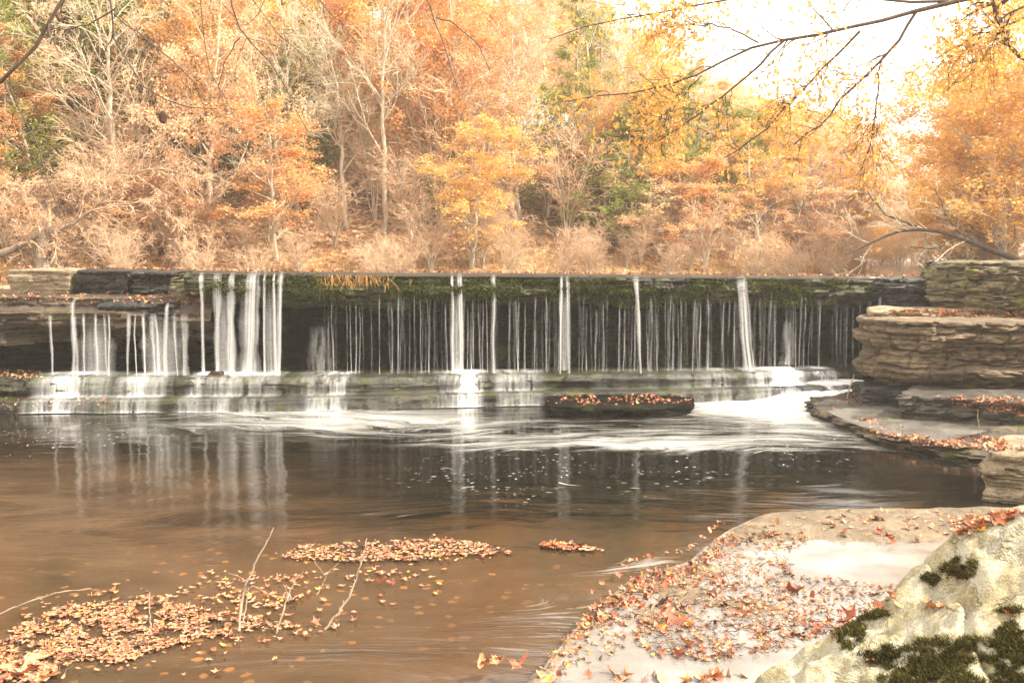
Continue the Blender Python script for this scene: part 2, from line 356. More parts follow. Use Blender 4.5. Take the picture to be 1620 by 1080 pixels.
# ------------------------------------------------------------------ dam ledge (profile swept along X)
def strata(x, z, seed, t=.13):
    q = z / t + .8 * fbm(x * .35, 0, 0, seed) + .35 * fbm(x * 1.7, z * 2, 0, seed + 1)
    fl = np.floor(q); fr = q - fl
    lay = vn(x * .55 + fl * 7.3, fl * 3.1, 0, seed + 2)
    g = np.exp(-(np.minimum(fr, 1 - fr) / .13) ** 2)
    return lay * .6 - g * (.45 + .4 * vn(x * 1.1, fl * 2.2, 0, seed + 3))
def blocky(s, z, seed, t=.12, bl=.5):
    q = z / t + .5 * fbm(s * .5, 0, 0, seed) + .12 * fbm(s * 4, z * 5, 0, seed + 1, 3); fl = np.floor(q); fr = q - fl
    ll = fl.astype(np.int64); h0 = _h(ll, ll * 0, ll * 0, seed)
    u = s / bl * (.5 + 1.2 * h0) + h0 * 17.3 + .25 * fbm(s * 3, z * 6, 0, seed + 4, 3); cu = np.floor(u); fu = u - cu
    h = _h(ll, cu.astype(np.int64), ll * 0, seed + 2) - .5
    g = np.exp(-(np.minimum(fr, 1 - fr) / .10) ** 2) * (.25 + .5 * _h(ll, cu.astype(np.int64) + 7, ll * 0, seed)) + .45 * np.exp(-(np.minimum(fu, 1 - fu) / .05) ** 2) * (_h(ll, cu.astype(np.int64), ll * 0 + 3, seed) > .45)
    return h + (h0 - .5) * .8 - g * .95
def sweep(X, prof, counts, amps, seed, tread_amp=.02):
    """prof: list of (Y array, Z array); counts per segment; amps per segment"""
    Ys, Zs, A = [], [], []
    for i in range(len(prof) - 1):
        n = counts[i]
        for j in range(n):
            t = j / n
            Ys.append(prof[i][0] * (1 - t) + prof[i + 1][0] * t); Zs.append(prof[i][1] * (1 - t) + prof[i + 1][1] * t); A.append(amps[i])
    Ys.append(prof[-1][0]); Zs.append(prof[-1][1]); A.append(amps[-1])
    Y = np.array(Ys); Z = np.array(Zs); A = np.array(A)[:, None] * np.ones_like(Y)
    XX = np.broadcast_to(X, Y.shape)
    dY = np.gradient(Y, axis=0); dZ = np.gradient(Z, axis=0); l = np.hypot(dY, dZ) + 1e-6
    ny, nz = dZ / l, -dY / l          # outward: front / up
    s = strata(XX, Z, seed); f = fbm(XX * 1.3, Y * 1.3, Z * 1.3, seed + 9); f2 = fbm(XX * 6, Y * 6, Z * 7, seed + 19, 3)
    d = A * ((.55 * s + .75 * blocky(XX, Z, seed + 40, .11, .55) + .3 * blocky(XX, Z, seed + 50, .045, .25)) * np.abs(ny) + .8 * f + .4 * f2)
    return XX, Y + ny * d, Z + nz * d
bvh_src = []
def add_bvh(V, Fq): bvh_src.append((np.asarray(V, float).reshape(-1, 3), np.asarray(Fq)))

def dam_profile(X, sink=0.0):
    b, L, s = Bf(X), Lf(X), Sf(X)
    wob = .10 * fbm(X * .5, 3, 0, 31); wl = .07 * fbm(X * 1.4, 9, 0, 37)
    fr = b + 1.02 + wob + wl
    capb = L - .50 + .14 * fbm(X * .9, 5, 0, 33) - sink
    return [(b + 6, L - .15), (b + 1.5, L - .03), (fr + .08, L - .01), (fr - .02, L - .07), (fr - .05, L - .28), (fr + .04, capb), (b + 1.55, capb - .10),
            (b + 1.85, capb - .35), (b + 2.05 + wob, s + .7), (b + 1.95, s + .12), (b + 1.85, s + .0 * X), (b + .52 + wl, s - .01), (b + .43 + wl, s - .07),
            (b + .40 + wl, .24 + 0 * X), (b + .05 + wob, .20 + 0 * X), (b + wob, .12 + 0 * X), (b + .03 + wob, -.4 + 0 * X)]
X = np.arange(-5.75, 8.75, .035)
prof = dam_profile(X)
cnt = [3, 6, 4, 8, 8, 8, 7, 14, 12, 3, 10, 4, 9, 6, 4, 6]
amp = [.02, .02, .06, .13, .14, .10, .14, .16, .12, .05, .04, .12, .13, .05, .10, .08]
XX, YY, ZZ = sweep(X, prof, cnt, amp, 50)
dam = thing('rock_dam', (1.5, 18.0, 0), 'long dark rock ledge under the waterfall, with mossy overhanging lip and low steps', 'rock ledge')
bounds = np.cumsum([0] + cnt)
def strip(name, a, b_, mat, par=None, lab=None):
    sl = slice(bounds[a], bounds[b_] + 1); V = np.stack([XX[sl], YY[sl], ZZ[sl]], -1); Fq = grid_faces(V.shape[0], V.shape[1])[:, ::-1]
    add_bvh(V, Fq); me = mk(name, V, Fq, mat, name not in ('cap_rock', 'upper_ledge', 'undercut_wall')); recenter(me, dam.location); o = obj(name, me, dam)
    if lab: o['label'] = lab
    return o
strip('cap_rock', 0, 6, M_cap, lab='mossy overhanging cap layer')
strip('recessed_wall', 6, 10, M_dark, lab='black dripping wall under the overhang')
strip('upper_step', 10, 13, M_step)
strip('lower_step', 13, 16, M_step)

# left section: ledges under a row of blocks
XL = np.arange(-13.5, -5.25, .035)
def left_profile(X):
    b, s = Bf(X), Sf(X); w1 = .14 * fbm(X * .6, 1, 0, 71); w2 = .09 * fbm(X * 1.5, 2, 0, 72)
    dry = sm(-8.2, -9.0, X)
    z1 = 1.90 + .04 * w1; z2 = 1.62 + .25 * w2 + .03 * dry
    return [(b + 7, z1 + 0 * X), (b + 1.75 + w1, z1 + 0 * X), (b + 1.25 + w1 + w2, z1 - .04), (b + 1.2 + w1 + w2, z2 + .06), (b + .98 + w2, z2 + 0 * X), (b + .93 + w2, z2 - .10),
            (b + .98 + w2, z2 - .24), (b + 1.35 - .25 * dry, z2 - .34), (b + 1.35 - .4 * dry, 1.02 + 0 * X), (b + 1.75 - .25 * dry, .85 + 0 * X), (b + 1.8, s + .05), (b + 1.7, s), (b + .50 + w2 - .2 * dry, s + 0 * X),
            (b + .42 + w2 - .2 * dry, s - .07), (b + .40 + w2 - .2 * dry, .24 + 0 * X), (b + .03 + w1, .20 + 0 * X), (b - .02 + w1, .12 + 0 * X), (b + w1, -.4 + 0 * X)]
prof = left_profile(XL); cnt = [4, 6, 5, 5, 4, 5, 6, 9, 8, 8, 3, 9, 3, 8, 6, 4, 6]
amp = [.03, .05, .11, .10, .07, .11, .14, .18, .18, .12, .05, .04, .12, .13, .05, .10, .08]
dam_save = dam
XX, YY, ZZ = sweep(XL, prof, cnt, amp, 90); bounds = np.cumsum([0] + cnt)
dam = thing('rock_ledge', (-9, 17.5, 0), 'stepped brown and black layered ledge at far left below the pale blocks', 'rock ledge')
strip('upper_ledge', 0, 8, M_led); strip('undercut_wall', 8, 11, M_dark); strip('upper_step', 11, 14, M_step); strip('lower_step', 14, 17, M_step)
dam = dam_save

# ------------------------------------------------------------------ free rocks
def resample(poly, step):
    poly = np.asarray(poly, float); P = np.vstack([poly, poly[:1]])
    seg = np.hypot(*np.diff(P, axis=0).T); s = np.concatenate([[0], np.cumsum(seg)]); n = max(24, int(s[-1] / step))
    t = np.linspace(0, s[-1], n, endpoint=False)
    Q = np.stack([np.interp(t, s, P[:, 0]), np.interp(t, s, P[:, 1])], -1)
    for _ in range(3): Q = (np.roll(Q, 1, 0) + 2 * Q + np.roll(Q, -1, 0)) / 4
    return Q
def rock_mesh(poly, z0, z1, seed, mat, amp=.06, st=.05, lt=.14, bev=.06, step=.05, topamp=.03, prof=None, slope=(0, 0), topfn=None):
    Q = resample(poly, step); c = Q.mean(0); n = len(Q)
    T = np.roll(Q, -1, 0) - np.roll(Q, 1, 0); Nn = np.stack([T[:, 1], -T[:, 0]], -1); Nn /= np.linalg.norm(Nn, axis=1)[:, None] + 1e-9
    if ((Q - c) * Nn).sum() < 0: Nn = -Nn
    m = max(8, int((z1 - z0) / (step * .6))); rows = []; arc = np.arange(n) * step
    for k in range(m + 1):
        t = k / m; z = z0 + (z1 - z0) * t
        off = 0
        e = min((1 - t) * (z1 - z0) / bev, 1.); off -= bev * (1 - math.sqrt(max(0, 1 - (1 - e) ** 2)))
        zz = np.full(n, z); zz = zz + slope[0] * (Q[:, 0] - c[0]) * t + slope[1] * (Q[:, 1] - c[1]) * t
        d = amp * 1.6 * fbm(Q[:, 0] * 1.1, Q[:, 1] * 1.1, z * 1.6, seed) + st * (.5 * strata(Q[:, 0] + Q[:, 1], zz, seed + 5, lt) + 1.0 * blocky(arc, zz, seed + 40, lt, .6) + .28 * blocky(arc, zz, seed + 50, lt * .35, .3)) + amp * .6 * fbm(Q[:, 0] * 6, Q[:, 1] * 6, zz * 14, seed + 8, 4) - amp * 1.1 * np.clip(.12 - np.abs(fbm(Q[:, 0] * 1.7, Q[:, 1] * 1.7, zz * 7, seed + 12, 3)), 0, 1) / .12 * (vn(Q[:, 0] * .9, Q[:, 1] * .9, zz * 1.5, seed + 14) > -.1) + off
        if prof is not None: d = d + prof(Q[:, 0], Q[:, 1], t)
        P = Q + Nn * d[:, None]; rows.append(np.column_stack([P, zz]))
    E = rows[-1].copy(); K = max(5, int(np.linalg.norm(Q - c, axis=1).mean() / (step * 1.3)))
    for k in range(1, K + 1):
        s = 1 - k / K * .995; P = c + (E[:, :2] - c) * s
        zz = z1 + slope[0] * (P[:, 0] - c[0]) + slope[1] * (P[:, 1] - c[1])
        zz = zz + min(1, k / 2.5) * (topamp * 2 * fbm(P[:, 0] * 1.5, P[:, 1] * 1.5, 0, seed + 3) + topamp * .5 * fbm(P[:, 0] * 8, P[:, 1] * 8, 0, seed + 4, 3))
        if topfn is not None: zz = zz + topfn(P[:, 0], P[:, 1]) * min(1, k / 2.5)
        rows.append(np.column_stack([P, zz]))
    V = np.array(rows); Fq = grid_faces(len(rows), n, True); add_bvh(V, Fq)
    return mk('rock', V, Fq, mat, False)
def rock(name, label, poly, z0, z1, seed, mat, cat='rock', group=None, **kw):
    return single(name, rock_mesh(poly, z0, z1, seed, mat, **kw), label, cat, group)
def box_poly(x0, x1, y0, y1): return [(x0, y0), (x1, y0), (x1, y1), (x0, y1)]

G_b = 'pale blocks along the top of the left ledge'
rock('stone_block', 'pale tan weathered block at the far left end of the waterfall lip', box_poly(-9.25, -8.05, 17.95, 19.6), 1.86, 2.36, 201, M_blk, group=G_b, amp=.03, st=.03, prof=lambda x, y, t: -.10 * (1 - t))
rock('stone_block', 'half dark half tan block second from the left on the waterfall lip', box_poly(-8.02, -6.98, 18.0, 19.7), 1.88, 2.35, 205, M_wetb, group=G_b, amp=.04, st=.06, prof=lambda x, y, t: -.14 * (1 - t))
rock('stone_block', 'black wet layered block on the waterfall lip beside the wide white strands', box_poly(-6.96, -6.15, 17.95, 19.5), 1.84, 2.34, 209, M_wetb, group=G_b, amp=.06, st=.09)
rock('boulder', 'rounded grey mossy stone on the lip just left of the wide white strands', box_poly(-6.2, -5.6, 17.6, 18.6), 1.6, 2.22, 213, M_tanm, amp=.07, bev=.2)
rock('stone_block', 'low dark wet tumbled slab below the black block on the left ledge', box_poly(-7.3, -5.9, 17.15, 18.2), 1.5, 1.83, 217, M_wetb, amp=.08, st=.05, bev=.12)
rock('boulder', 'small rounded stone in the white foam under the wide strands', box_poly(-5.25, -4.95, 16.75, 16.95), .45, .62, 219, M_led, amp=.03, bev=.08, step=.025)

# right-hand rocks
def slab_prof(x, y, t):
    return -.30 * sm(.24, .0, t) + .12 * sm(.55, .9, t) - .22 * np.exp(-((t - .52) / .09) ** 2) * sm(6.6, 5.6, x) + .1 * np.exp(-((t - .33) / .08) ** 2)
rock('rock_slab', 'huge tan layered sandstone slab overhanging the water at the right end of the falls', [(6.18, 16.35), (6.65, 15.9), (7.6, 15.5), (11.5, 15.2), (11.5, 18.3), (8.5, 18.6), (6.6, 17.9), (6.1, 17.0)], .34, 1.56, 231, M_tan, amp=.11, st=.13, lt=.27, bev=.04, step=.026, topamp=.03, prof=slab_prof)
rock('rock_slab', 'thin tan slab lying on top of the tip of the huge overhanging slab', [(6.1, 16.9), (7.9, 16.75), (7.9, 17.7), (6.4, 17.8)], 1.54, 1.69, 236, M_blk, amp=.04, st=.02, bev=.05)
rock('rock_block', 'large upper block with green moss on its left face at the right edge', [(7.65, 16.8), (8.3, 16.5), (11.5, 16.3), (11.5, 19.5), (7.9, 19.3), (7.45, 17.8)], 1.5, 2.50, 241, M_tanm, amp=.10, st=.09, lt=.24, bev=.10, step=.028, prof=lambda x, y, t: -.25 * sm(.35, 0, t) - .15 * t)
rock('rock_block', 'dark wet fractured rock between the falls and the large mossy block', [(6.95, 18.2), (8.3, 18.0), (8.3, 19.8), (7.0, 19.6)], .6, 2.18, 246, M_wetb, amp=.08, st=.13, lt=.15, step=.03)
rock('rock_block', 'black wet rock foot wedged beneath the huge overhanging slab', [(5.75, 16.05), (7.0, 15.9), (9.5, 15.8), (9.5, 17), (5.9, 17)], .0, .44, 251, M_wetb, amp=.07, st=.05)
rock('rock_block', 'long low grey block with leaves on top below the huge slab', [(5.82, 14.75), (6.9, 14.25), (8.2, 13.6), (10.5, 13.3), (10.5, 16.2), (6.7, 16.2), (6.2, 15.5)], .0, .50, 256, M_grey, amp=.07, st=.05, lt=.2, bev=.04, step=.035, prof=lambda x, y, t: -.12 * (1 - t))
sh = [onz(px, py, .12)[:2] for px, py in [(1280, 640), (1300, 650), (1345, 672), (1400, 690), (1480, 704), (1560, 716), (1640, 722)]]
rock('rock_ledge', 'low flat wet ledge with water spilling over its edge at the right', [tuple(p) for p in sh] + [(9.5, 12.5), (9.5, 17.6), (6.0, 17.5), (5.2, 17.2)], -.5, .14, 261, M_led, cat='rock ledge', amp=.16, st=.06, lt=.06, bev=.05, topamp=.06, step=.035)
rock('rock_block', 'pale tan block standing in the water at the right edge of the pool', [(5.06, 10.35), (5.4, 10.15), (8.5, 10.0), (8.5, 11.4), (5.7, 11.3), (5.3, 10.9)], -.5, .55, 266, M_blk, amp=.08, st=.05, bev=.07, step=.03)
rock('flat_rock', 'low flat black rock strewn with red leaves in front of the middle of the falls', [tuple(onz(px, py, .15)[:2]) for px, py in [(862, 643), (940, 647), (1040, 646), (1092, 641), (1100, 629), (1000, 622), (900, 622), (866, 630)]], -.3, .16, 271, M_dark, amp=.04, st=.05, lt=.07, bev=.04, step=.04, topamp=.03)
G_out = 'grey rock outcrops at the foot of the wooded bank'
for k, (a, b_, Y) in enumerate([(285, 350, 25.2), (355, 440, 25.8), (455, 530, 26.4), (120, 170, 23.6)]):
    x0, x1 = (a - CX) / F * Y, (b_ - CX) / F * Y
    rock('rock_outcrop', ['grey layered outcrop right of the pale leaning trunk on the far bank', 'longest grey layered outcrop on the far bank above the wide white strands', 'rightmost low grey outcrop on the far left bank', 'small dark outcrop on the far bank between the two old trunks'][k],
         box_poly(x0, x1, Y, Y + 1.2), 1.9, 2.88 - .1 * k, 280 + k * 5, M_grey, group=G_out, amp=.09, st=.1, lt=.16, step=.06)

# foreground shelf: water-covered, with a dry sandy back edge
out = [(835, 1075), (850, 1052), (885, 1012), (930, 962), (1000, 908), (1085, 888), (1105, 866), (1145, 838), (1195, 814), (1330, 804), (1500, 803), (1660, 803)]
poly = [tuple(onz(px, py, .12)[:2]) for px, py in out] + [(6.6, 8.5), (6.0, 5.0), (1.0, 4.2), (-.3, 4.6)]
def shelf_top(x, y):
    sx_, sy_ = proj(np.stack([x, y, 0 * x + .1], -1))
    dry = sm(868, 838, sy_) * sm(1080, 1160, sx_)
    return .045 * dry - .036 * (1 - dry) + .018 * np.exp(-((sx_ - 1100 - (960 - sy_) * .2) / 160) ** 2)
rock('rock_shelf', 'broad flat sandstone shelf in the foreground, half under water and strewn with leaves', poly, -.6, .13, 301, M_shelf, cat='rock ledge', amp=.035, st=.03, lt=.08, bev=.06, step=.045, topamp=.016, topfn=shelf_top)

# boulder in the lower right corner
bx = np.linspace(.9, 5.6, 420); by = np.linspace(2.3, 6.6, 380); BX, BY = np.meshgrid(bx, by)
crest = np.interp(BX * 5.5 / 5.5, [.9, 1.40, 1.62, 1.84, 2.09, 2.33, 2.55, 2.86, 3.3, 4.2, 5.6], [-.5, .12, .30, .47, .62, .80, .95, 1.13, 1.25, 1.3, 1.2])
yc = 5.45 + .1 * fbm(BX * 1.2, 4, 0, 7)
front = np.clip(yc - BY, 0, None); back = np.clip(BY - yc, 0, None)
Hh = crest - .36 * front - .25 * np.clip(front - 1.0, 0, None) - 1.9 * back ** 1.4
Hh += .13 * fbm(BX * 1.5, BY * 1.5, 0, 41) + .05 * fbm(BX * 5, BY * 5, 0, 42, 4)
Hh += .02 * fbm(BX * 16, BY * 16, 0, 45, 4) - .05 * np.clip(.10 - np.abs(fbm(BX * 2.3, BY * 2.3, 0, 46, 3)), 0, 1) / .10
fold = fbm(BX * 1.1 + BY * .9, BY * .5 - BX * .4, 0, 44); Hh += .07 * np.sign(fold) * np.abs(fold) ** .6
me_b = mk('boulder', np.stack([BX, BY, np.maximum(Hh, -.6)], -1), grid_faces(len(by), len(bx)), M_bould)
add_bvh(np.stack([BX, BY, np.maximum(Hh, -.6)], -1), grid_faces(len(by), len(bx)))
BVH = []
for V, Fq in bvh_src: BVH.append(BVHTree.FromPolygons([tuple(v) for v in V.tolist()], Fq.tolist()))
def cast(px, py, zmin=0.004):
    d = Vector(ray(px, py)).normalized(); o = Vector((0, 0, EYE)); best = None
    for i, b_ in enumerate(BVH):
        h = b_.ray_cast(o, d)
        if h[0] is not None and (best is None or h[3] < best[3]): best = (h[0], h[1], i, h[3])
    t = (zmin - EYE) / d.z if d.z < 0 else 1e9
    if best is None or best[3] > t:
        return (o + d * t, Vector((0, 0, 1)), -1) if t < 1e8 else None
    return best[0], best[1], best[2]
boulder = thing('boulder', (3.2, 4.6, 0), 'big pale yellowish lichen-covered boulder with dark moss in the lower right corner', 'boulder')
recenter(me_b, boulder.location); obj('stone', me_b, boulder)
ib = len(BVH) - 1
def moss_tufts(cx, cy, rx, ry, n, seed, par, h=.024):
    r_ = np.random.default_rng(seed); P = []; Nn = []
    for _ in range(n * 3):
        a, q = r_.random() * 6.283, math.sqrt(r_.random())
        rr = .75 + .35 * vn(math.cos(a) * 2, math.sin(a) * 2, seed, 3)
        x, y = cx + rx * q * math.cos(a) * rr, cy + ry * q * math.sin(a) * rr
        if random.random() < .75 * q ** 3: continue
        if vn(x / 13., y / 9., 0, 8) + .5 * vn(x / 5., y / 4., 0, 9) < .25 * q - .28: continue
        c = cast(x, y)
        if c and c[2] == ib: P.append(c[0][:]); Nn.append(c[1][:])
        if len(P) >= n: break
    if not P: return
    P = np.array(P); Nn = np.array(Nn); Nn[Nn[:, 2] < 0] *= -1; k = 5
    P = np.repeat(P, k, 0); Nn = np.repeat(Nn, k, 0); m = len(P)
    P += r_.normal(0, .008, P.shape)
    D = Nn + r_.normal(0, .55, P.shape); D /= np.linalg.norm(D, axis=1)[:, None]
    Sd = np.cross(D, r_.normal(0, 1, P.shape)); Sd /= np.linalg.norm(Sd, axis=1)[:, None]
    hh = (h * r_.uniform(.3, 1.1, m) * (.6 + .8 * np.abs(vn(P[:, 0] * 22, P[:, 1] * 22, P[:, 2] * 22, 3))))[:, None]; wv_ = .0026
    V = np.stack([P - Nn * .006 - Sd * wv_, P - Nn * .006 + Sd * wv_, P + D * hh + Sd * wv_ * .4, P + D * hh - Sd * wv_ * .4], 1)
    me = mk('moss', V, np.arange(m * 4).reshape(-1, 4), M_moss, False); recenter(me, boulder.location)
    o = obj('moss', me, par)
M_moss = leaf_mat('boulder_moss', (.02, .017, .005), (.075, .065, .018), (.20, .18, .05), .1)
for a in [(1345, 1000, 38, 26, 1100, 1), (1365, 972, 44, 10, 500, 2), (1520, 895, 40, 22, 1100, 3), (1475, 915, 26, 10, 350, 4), (1395, 1035, 45, 18, 900, 5), (1500, 1045, 95, 42, 3600, 6), (1600, 1020, 55, 50, 2600, 7), (1440, 1065, 70, 26, 1500, 8), (1600, 965, 28, 5, 260, 9), (1560, 1078, 110, 22, 1600, 10)]:
    moss_tufts(a[0], a[1], a[2], a[3], a[4], a[5], boulder)

# ------------------------------------------------------------------ water films, falls, foam
fx_, fy_ = np.meshgrid(np.arange(-.6, 6.4, .06), np.arange(4.4, 9.4, .06))
qs = resample(poly, .1); qc = qs.mean(0); qs = qc + (qs - qc) * .985
def inside(x, y, Q):
    r = np.zeros(np.shape(x), bool); n = len(Q)
    for i in range(n):
        x0, y0 = Q[i]; x1, y1 = Q[(i + 1) % n]
        c = ((y0 > y) != (y1 > y)) & (x < (x1 - x0) * (y - y0) / (y1 - y0 + 1e-12) + x0); r ^= c
    return r
def fan_sheet(Q, z, name, mat, amp=.004, rings=40):
    Q = np.asarray(Q); c = Q.mean(0); n = len(Q); s = np.linspace(1, .004, rings)[:, None, None]
    P = c + (Q[None] - c) * s; zz = z + amp * fbm(P[..., 0] * 3, P[..., 1] * 7, 0, 5)
    return mk(name, np.concatenate([P, zz[..., None]], -1), grid_faces(rings, n, True), mat)
fo = obj('shelf_water', fan_sheet(qs, .118, 'shelf_water', M_film)); tag(fo, kind='structure')
lq = resample([tuple(p) for p in sh[:5]] + [(7.4, 14.2), (6.0, 16.3), (5.5, 17)], .08); lc = lq.mean(0); lq = lc + (lq - lc) * .97
M_film2 = film_mat('thin_ledge_water', (.26, .25, .22), .1, (5, 16, 1), .35)
see_through(M_film2, .2, .8)
fo2 = obj('ledge_water', fan_sheet(lq, .142, 'ledge_water', M_film2, .006, 24)); tag(fo2, kind='structure')

ux = np.concatenate([np.arange(-5.6, 9.0, .1), np.arange(9.5, 60, 2)]); uy = np.concatenate([[-.012, 0, .03, .1, .3, .8, 2, 4], np.arange(6, 160, 3)])
UX, UT = np.meshgrid(ux, uy); fr_ = Bf(UX) + 1.02 + .10 * fbm(UX * .5, 3, 0, 31) + .07 * fbm(UX * 1.4, 9, 0, 37)
UY = fr_ + UT; UZ = Lf(UX) + .02 - .09 * sm(.15, .9, UT) + .012 * fbm(UX * 2.2, UT * 1.5, 0, 77); UZ[0] -= .07
upw = obj('river_water', mk('river_water', np.stack([UX, UY, UZ], -1), grid_faces(len(uy), len(ux)), M_up)); tag(upw, kind='structure')

def lipY(x): return float(Bf(x) + 1.02 + .10 * fbm(x * .5, 3, 0, 31) + .07 * fbm(x * 1.4, 9, 0, 37))
def fall(px, wt, wb, zt, zb, dxb, y, mat, name, lab, cat, group, over=False, amax=1.0, vpinch=None):
    """one strand: flattened closed tube from zt to zb; widths in metres"""
    x0 = (px - CX) / F * y; n = 26; t = np.linspace(0, 1, n); s = 12
    z = zt + (zb - zt) * t; xc = x0 + dxb * t + .012 * vn(t * 3, px, 0, 4)
    w_ = wt + (wb - wt) * t ** .8
    if vpinch: w_ = np.where(t < vpinch, wt * 1.6 + (wt * .7 - wt * 1.6) * t / vpinch, w_)
    w_ = w_ * (1 + .22 * vn(t * 4, px, 0, 6) + .12 * vn(t * 11, px, 0, 7))
    yy = y - .10 * np.sqrt(t) if over else y - .03 * t
    yy = np.broadcast_to(yy, t.shape).copy()
    if over: yy[0] += .10; z[0] += .015; yy[1] += .03
    a = np.linspace(0, 2 * math.pi, s, endpoint=False); ca, sa = np.cos(a), np.sin(a)
    Xv = xc[:, None] + (w_ / 2)[:, None] * ca; Yv = yy[:, None] + (np.clip(w_, .01, .1) * .28)[:, None] * sa; Zv = z[:, None] + 0 * ca
    al = (1 - np.abs(ca) ** 1.4)[None] * (amax * (sm(0, .5 if mat == M_soft else .10, t) * .8 + .2) * (1 + .25 * sm(.8, 1, t)))[:, None]
    me = mk(name, np.stack([Xv, Yv, Zv], -1), grid_faces(n, s, True), mat, attrs=dict(alpha=al, u=np.broadcast_to(ca[None] * (.35 + 12 * w_)[:, None], al.shape), sd=np.full(al.shape, px * .37)))
    return single(name, me, lab, cat, group)
GF = 'water strands pouring over the rock ledge'
strong = [  # px, top width px, bottom width px, drift px, z top offset, description
    (320, 9, 7, 1, 'tall thin strand, leftmost of the wide white group'), (345, 16, 10, -2, 'wide soft strand, second of the wide white group'),
    (368, 14, 16, -3, 'soft spreading strand just left of the widest one'), (402, 22, 26, -8, 'widest white strand falling into the brightest foam at left'),
    (418, 6, 5, 0, 'narrow bright strand just right of the widest one'), (434, 5, 6, 2, 'narrow strand between two bright ones in the wide white group'),
    (445, 9, 8, -4, 'rightmost strand of the wide white group by the green moss'), (716, 5, 4, 0, 'thin bright strand left of the middle of the falls'),
    (728, 12, 9, 2, 'faint broad strand left of the middle of the falls'), (781, 9, 7, 0, 'bright straight strand in the middle above the white lower cascade'),
    (888, 6, 3, -2, 'left strand of the bright pair right of the middle'), (897, 8, 5, 4, 'right strand of the bright pair right of the middle'),
    (1006, 9, 4, 9, 'bright strand that pinches in like a funnel, above the flat black rock'), (1172, 15, 22, 14, 'broad bright strand bending right, largest in the right half'),
    (1393, 7, 6, -4, 'short bright strand at the right end beside the black wet rock')]
for px, wt, wb, dx, lab in strong:
    Y = float(Bf((px - CX) / F * 18) + 1.0); Y = lipY((px - CX) / F * 18) - .05; k = Y / F; x = (px - CX) * k
    fall(px, wt * k, wb * k, float(Lf(x)) + .01, float(Sf(x)) - (.0 if px < 860 or px > 1050 else .28), dx * k, Y, M_silk, 'waterfall_strand', lab, 'waterfall', GF, True, 1.0, .22 if px == 1006 else None)
for px, wt, wb, dx in [(78, 6, 4, 1), (116, 10, 6, 4), (131, 5, 3, 0), (149, 5, 3, 3), (164, 5, 3, 2), (203, 8, 3, -5), (212, 3, 3, 0), (226, 8, 4, 0), (240, 9, 5, 2), (275, 6, 3, 3), (290, 10, 12, 2), (245, 5, 8, 3), (150, 2, 2, 1), (172, 3, 3, -2)]:
    Y = float(Bf((px - CX) / F * 17.2) + .83); k = Y / F; x = (px - CX) * k
    Y = float(Bf(x) + .98 + .09 * fbm(x * 1.5, 2, 0, 72)) - .09; fall(px, wt * k * 1.2, wb * k, 1.60, float(Sf(x)), dx * k, Y, M_silk, 'waterfall_strand', 'short white strand falling from the low left ledge', 'waterfall', 'short strands falling from the low left ledge', False, .85)
for px, wt, wb, dx, zt, lab in [(116, 9, 9, 1, 1.86, 'strand sliding down the stepped left ledge'), (264, 7, 9, -3, 1.80, 'strand from the tumbled dark slab beside the mossy stone')]:
    Y = float(Bf((px - CX) / F * 17.2) + .86); k = Y / F
    fall(px, wt * k, wb * k, zt, .5, dx * k, Y, M_silk, 'waterfall_strand', lab, 'waterfall', GF, True, .9)
for px, wt, wb, lab in [(356, 30, 34, 'soft broad veil filling the left half of the wide white group'), (392, 34, 44, 'soft broad veil around the widest strand'), (430, 26, 30, 'soft broad veil filling the right part of the wide white group'), (722, 22, 20, 'faint veil joining the strands left of the middle'), (893, 22, 16, 'faint veil joining the bright pair right of the middle'), (150, 60, 66, 'faint veil among the short left strands'), (255, 70, 60, 'faint veil right of the short left strands')]:
    Y = (lipY((px - CX) / F * 18) - .02) if px > 300 else float(Bf((px - CX) / F * 17.2) + .9); k = Y / F
    fall(px, wt * k, wb * k, (2.2 if px > 300 else 1.5), .5, 0, Y, M_soft, 'waterfall_veil', lab, 'waterfall', 'soft veils of water between the strands', False, .9)
for px, w1, lab in [(505, 48, 'broad faint veil of spray behind the threads right of the wide white group'), (1248, 26, 'faint thin veil of water near the right end of the falls')]:
    Y = float(Bf((px - CX) / F * 18) + 1.3); k = Y / F
    fall(px, w1 * .6 * k, w1 * k, 1.35, .5, 0, Y, M_thread, 'waterfall_strand', lab, 'waterfall', GF, False, .8)
G_t = 'fine threads of water dripping from the mossy overhang'
fixed = [525, 548, 553, 563, 601, 620, 631, 663, 676, 681, 705, 745, 757, 764, 770, 817, 820, 832, 848, 861, 870, 885, 929, 942, 955, 988, 1037, 1060, 1078, 1100, 1108, 1120, 1145, 1163, 1258, 1275, 1283, 1298, 1323, 1340, 1350, 1362, 1377]
for i in range(215):
    px = fixed[i] + random.uniform(-1, 1) if i < len(fixed) else random.choice([random.uniform(455, 1385), random.gauss(730, 90), random.gauss(1100, 130), random.uniform(600, 1385)])
    if px < 452 or px > 1388: continue
    x = (px - CX) / F * 18.2; Y = lipY(x) + random.uniform(-.03, .30); k = Y / F; x = (px - CX) * k
    zt = float(Lf(x)) - .30 - random.uniform(0, .12) - (.0 if random.random() < .85 else .25)
    st_ = i < len(fixed)
    fall(px, random.choice((1.1, 1.4, 1.8, 2.3, 3.6)) * random.uniform(.8, 1.2) * k, random.uniform(1.2, 2.6) * k, zt, float(Sf(x)), random.uniform(-3, 3) * k, Y, M_thread, 'waterfall_thread', 'fine silvery thread of water dripping from the mossy overhang', 'waterfall', G_t, False, 1.1 if st_ else random.uniform(.25, .8))

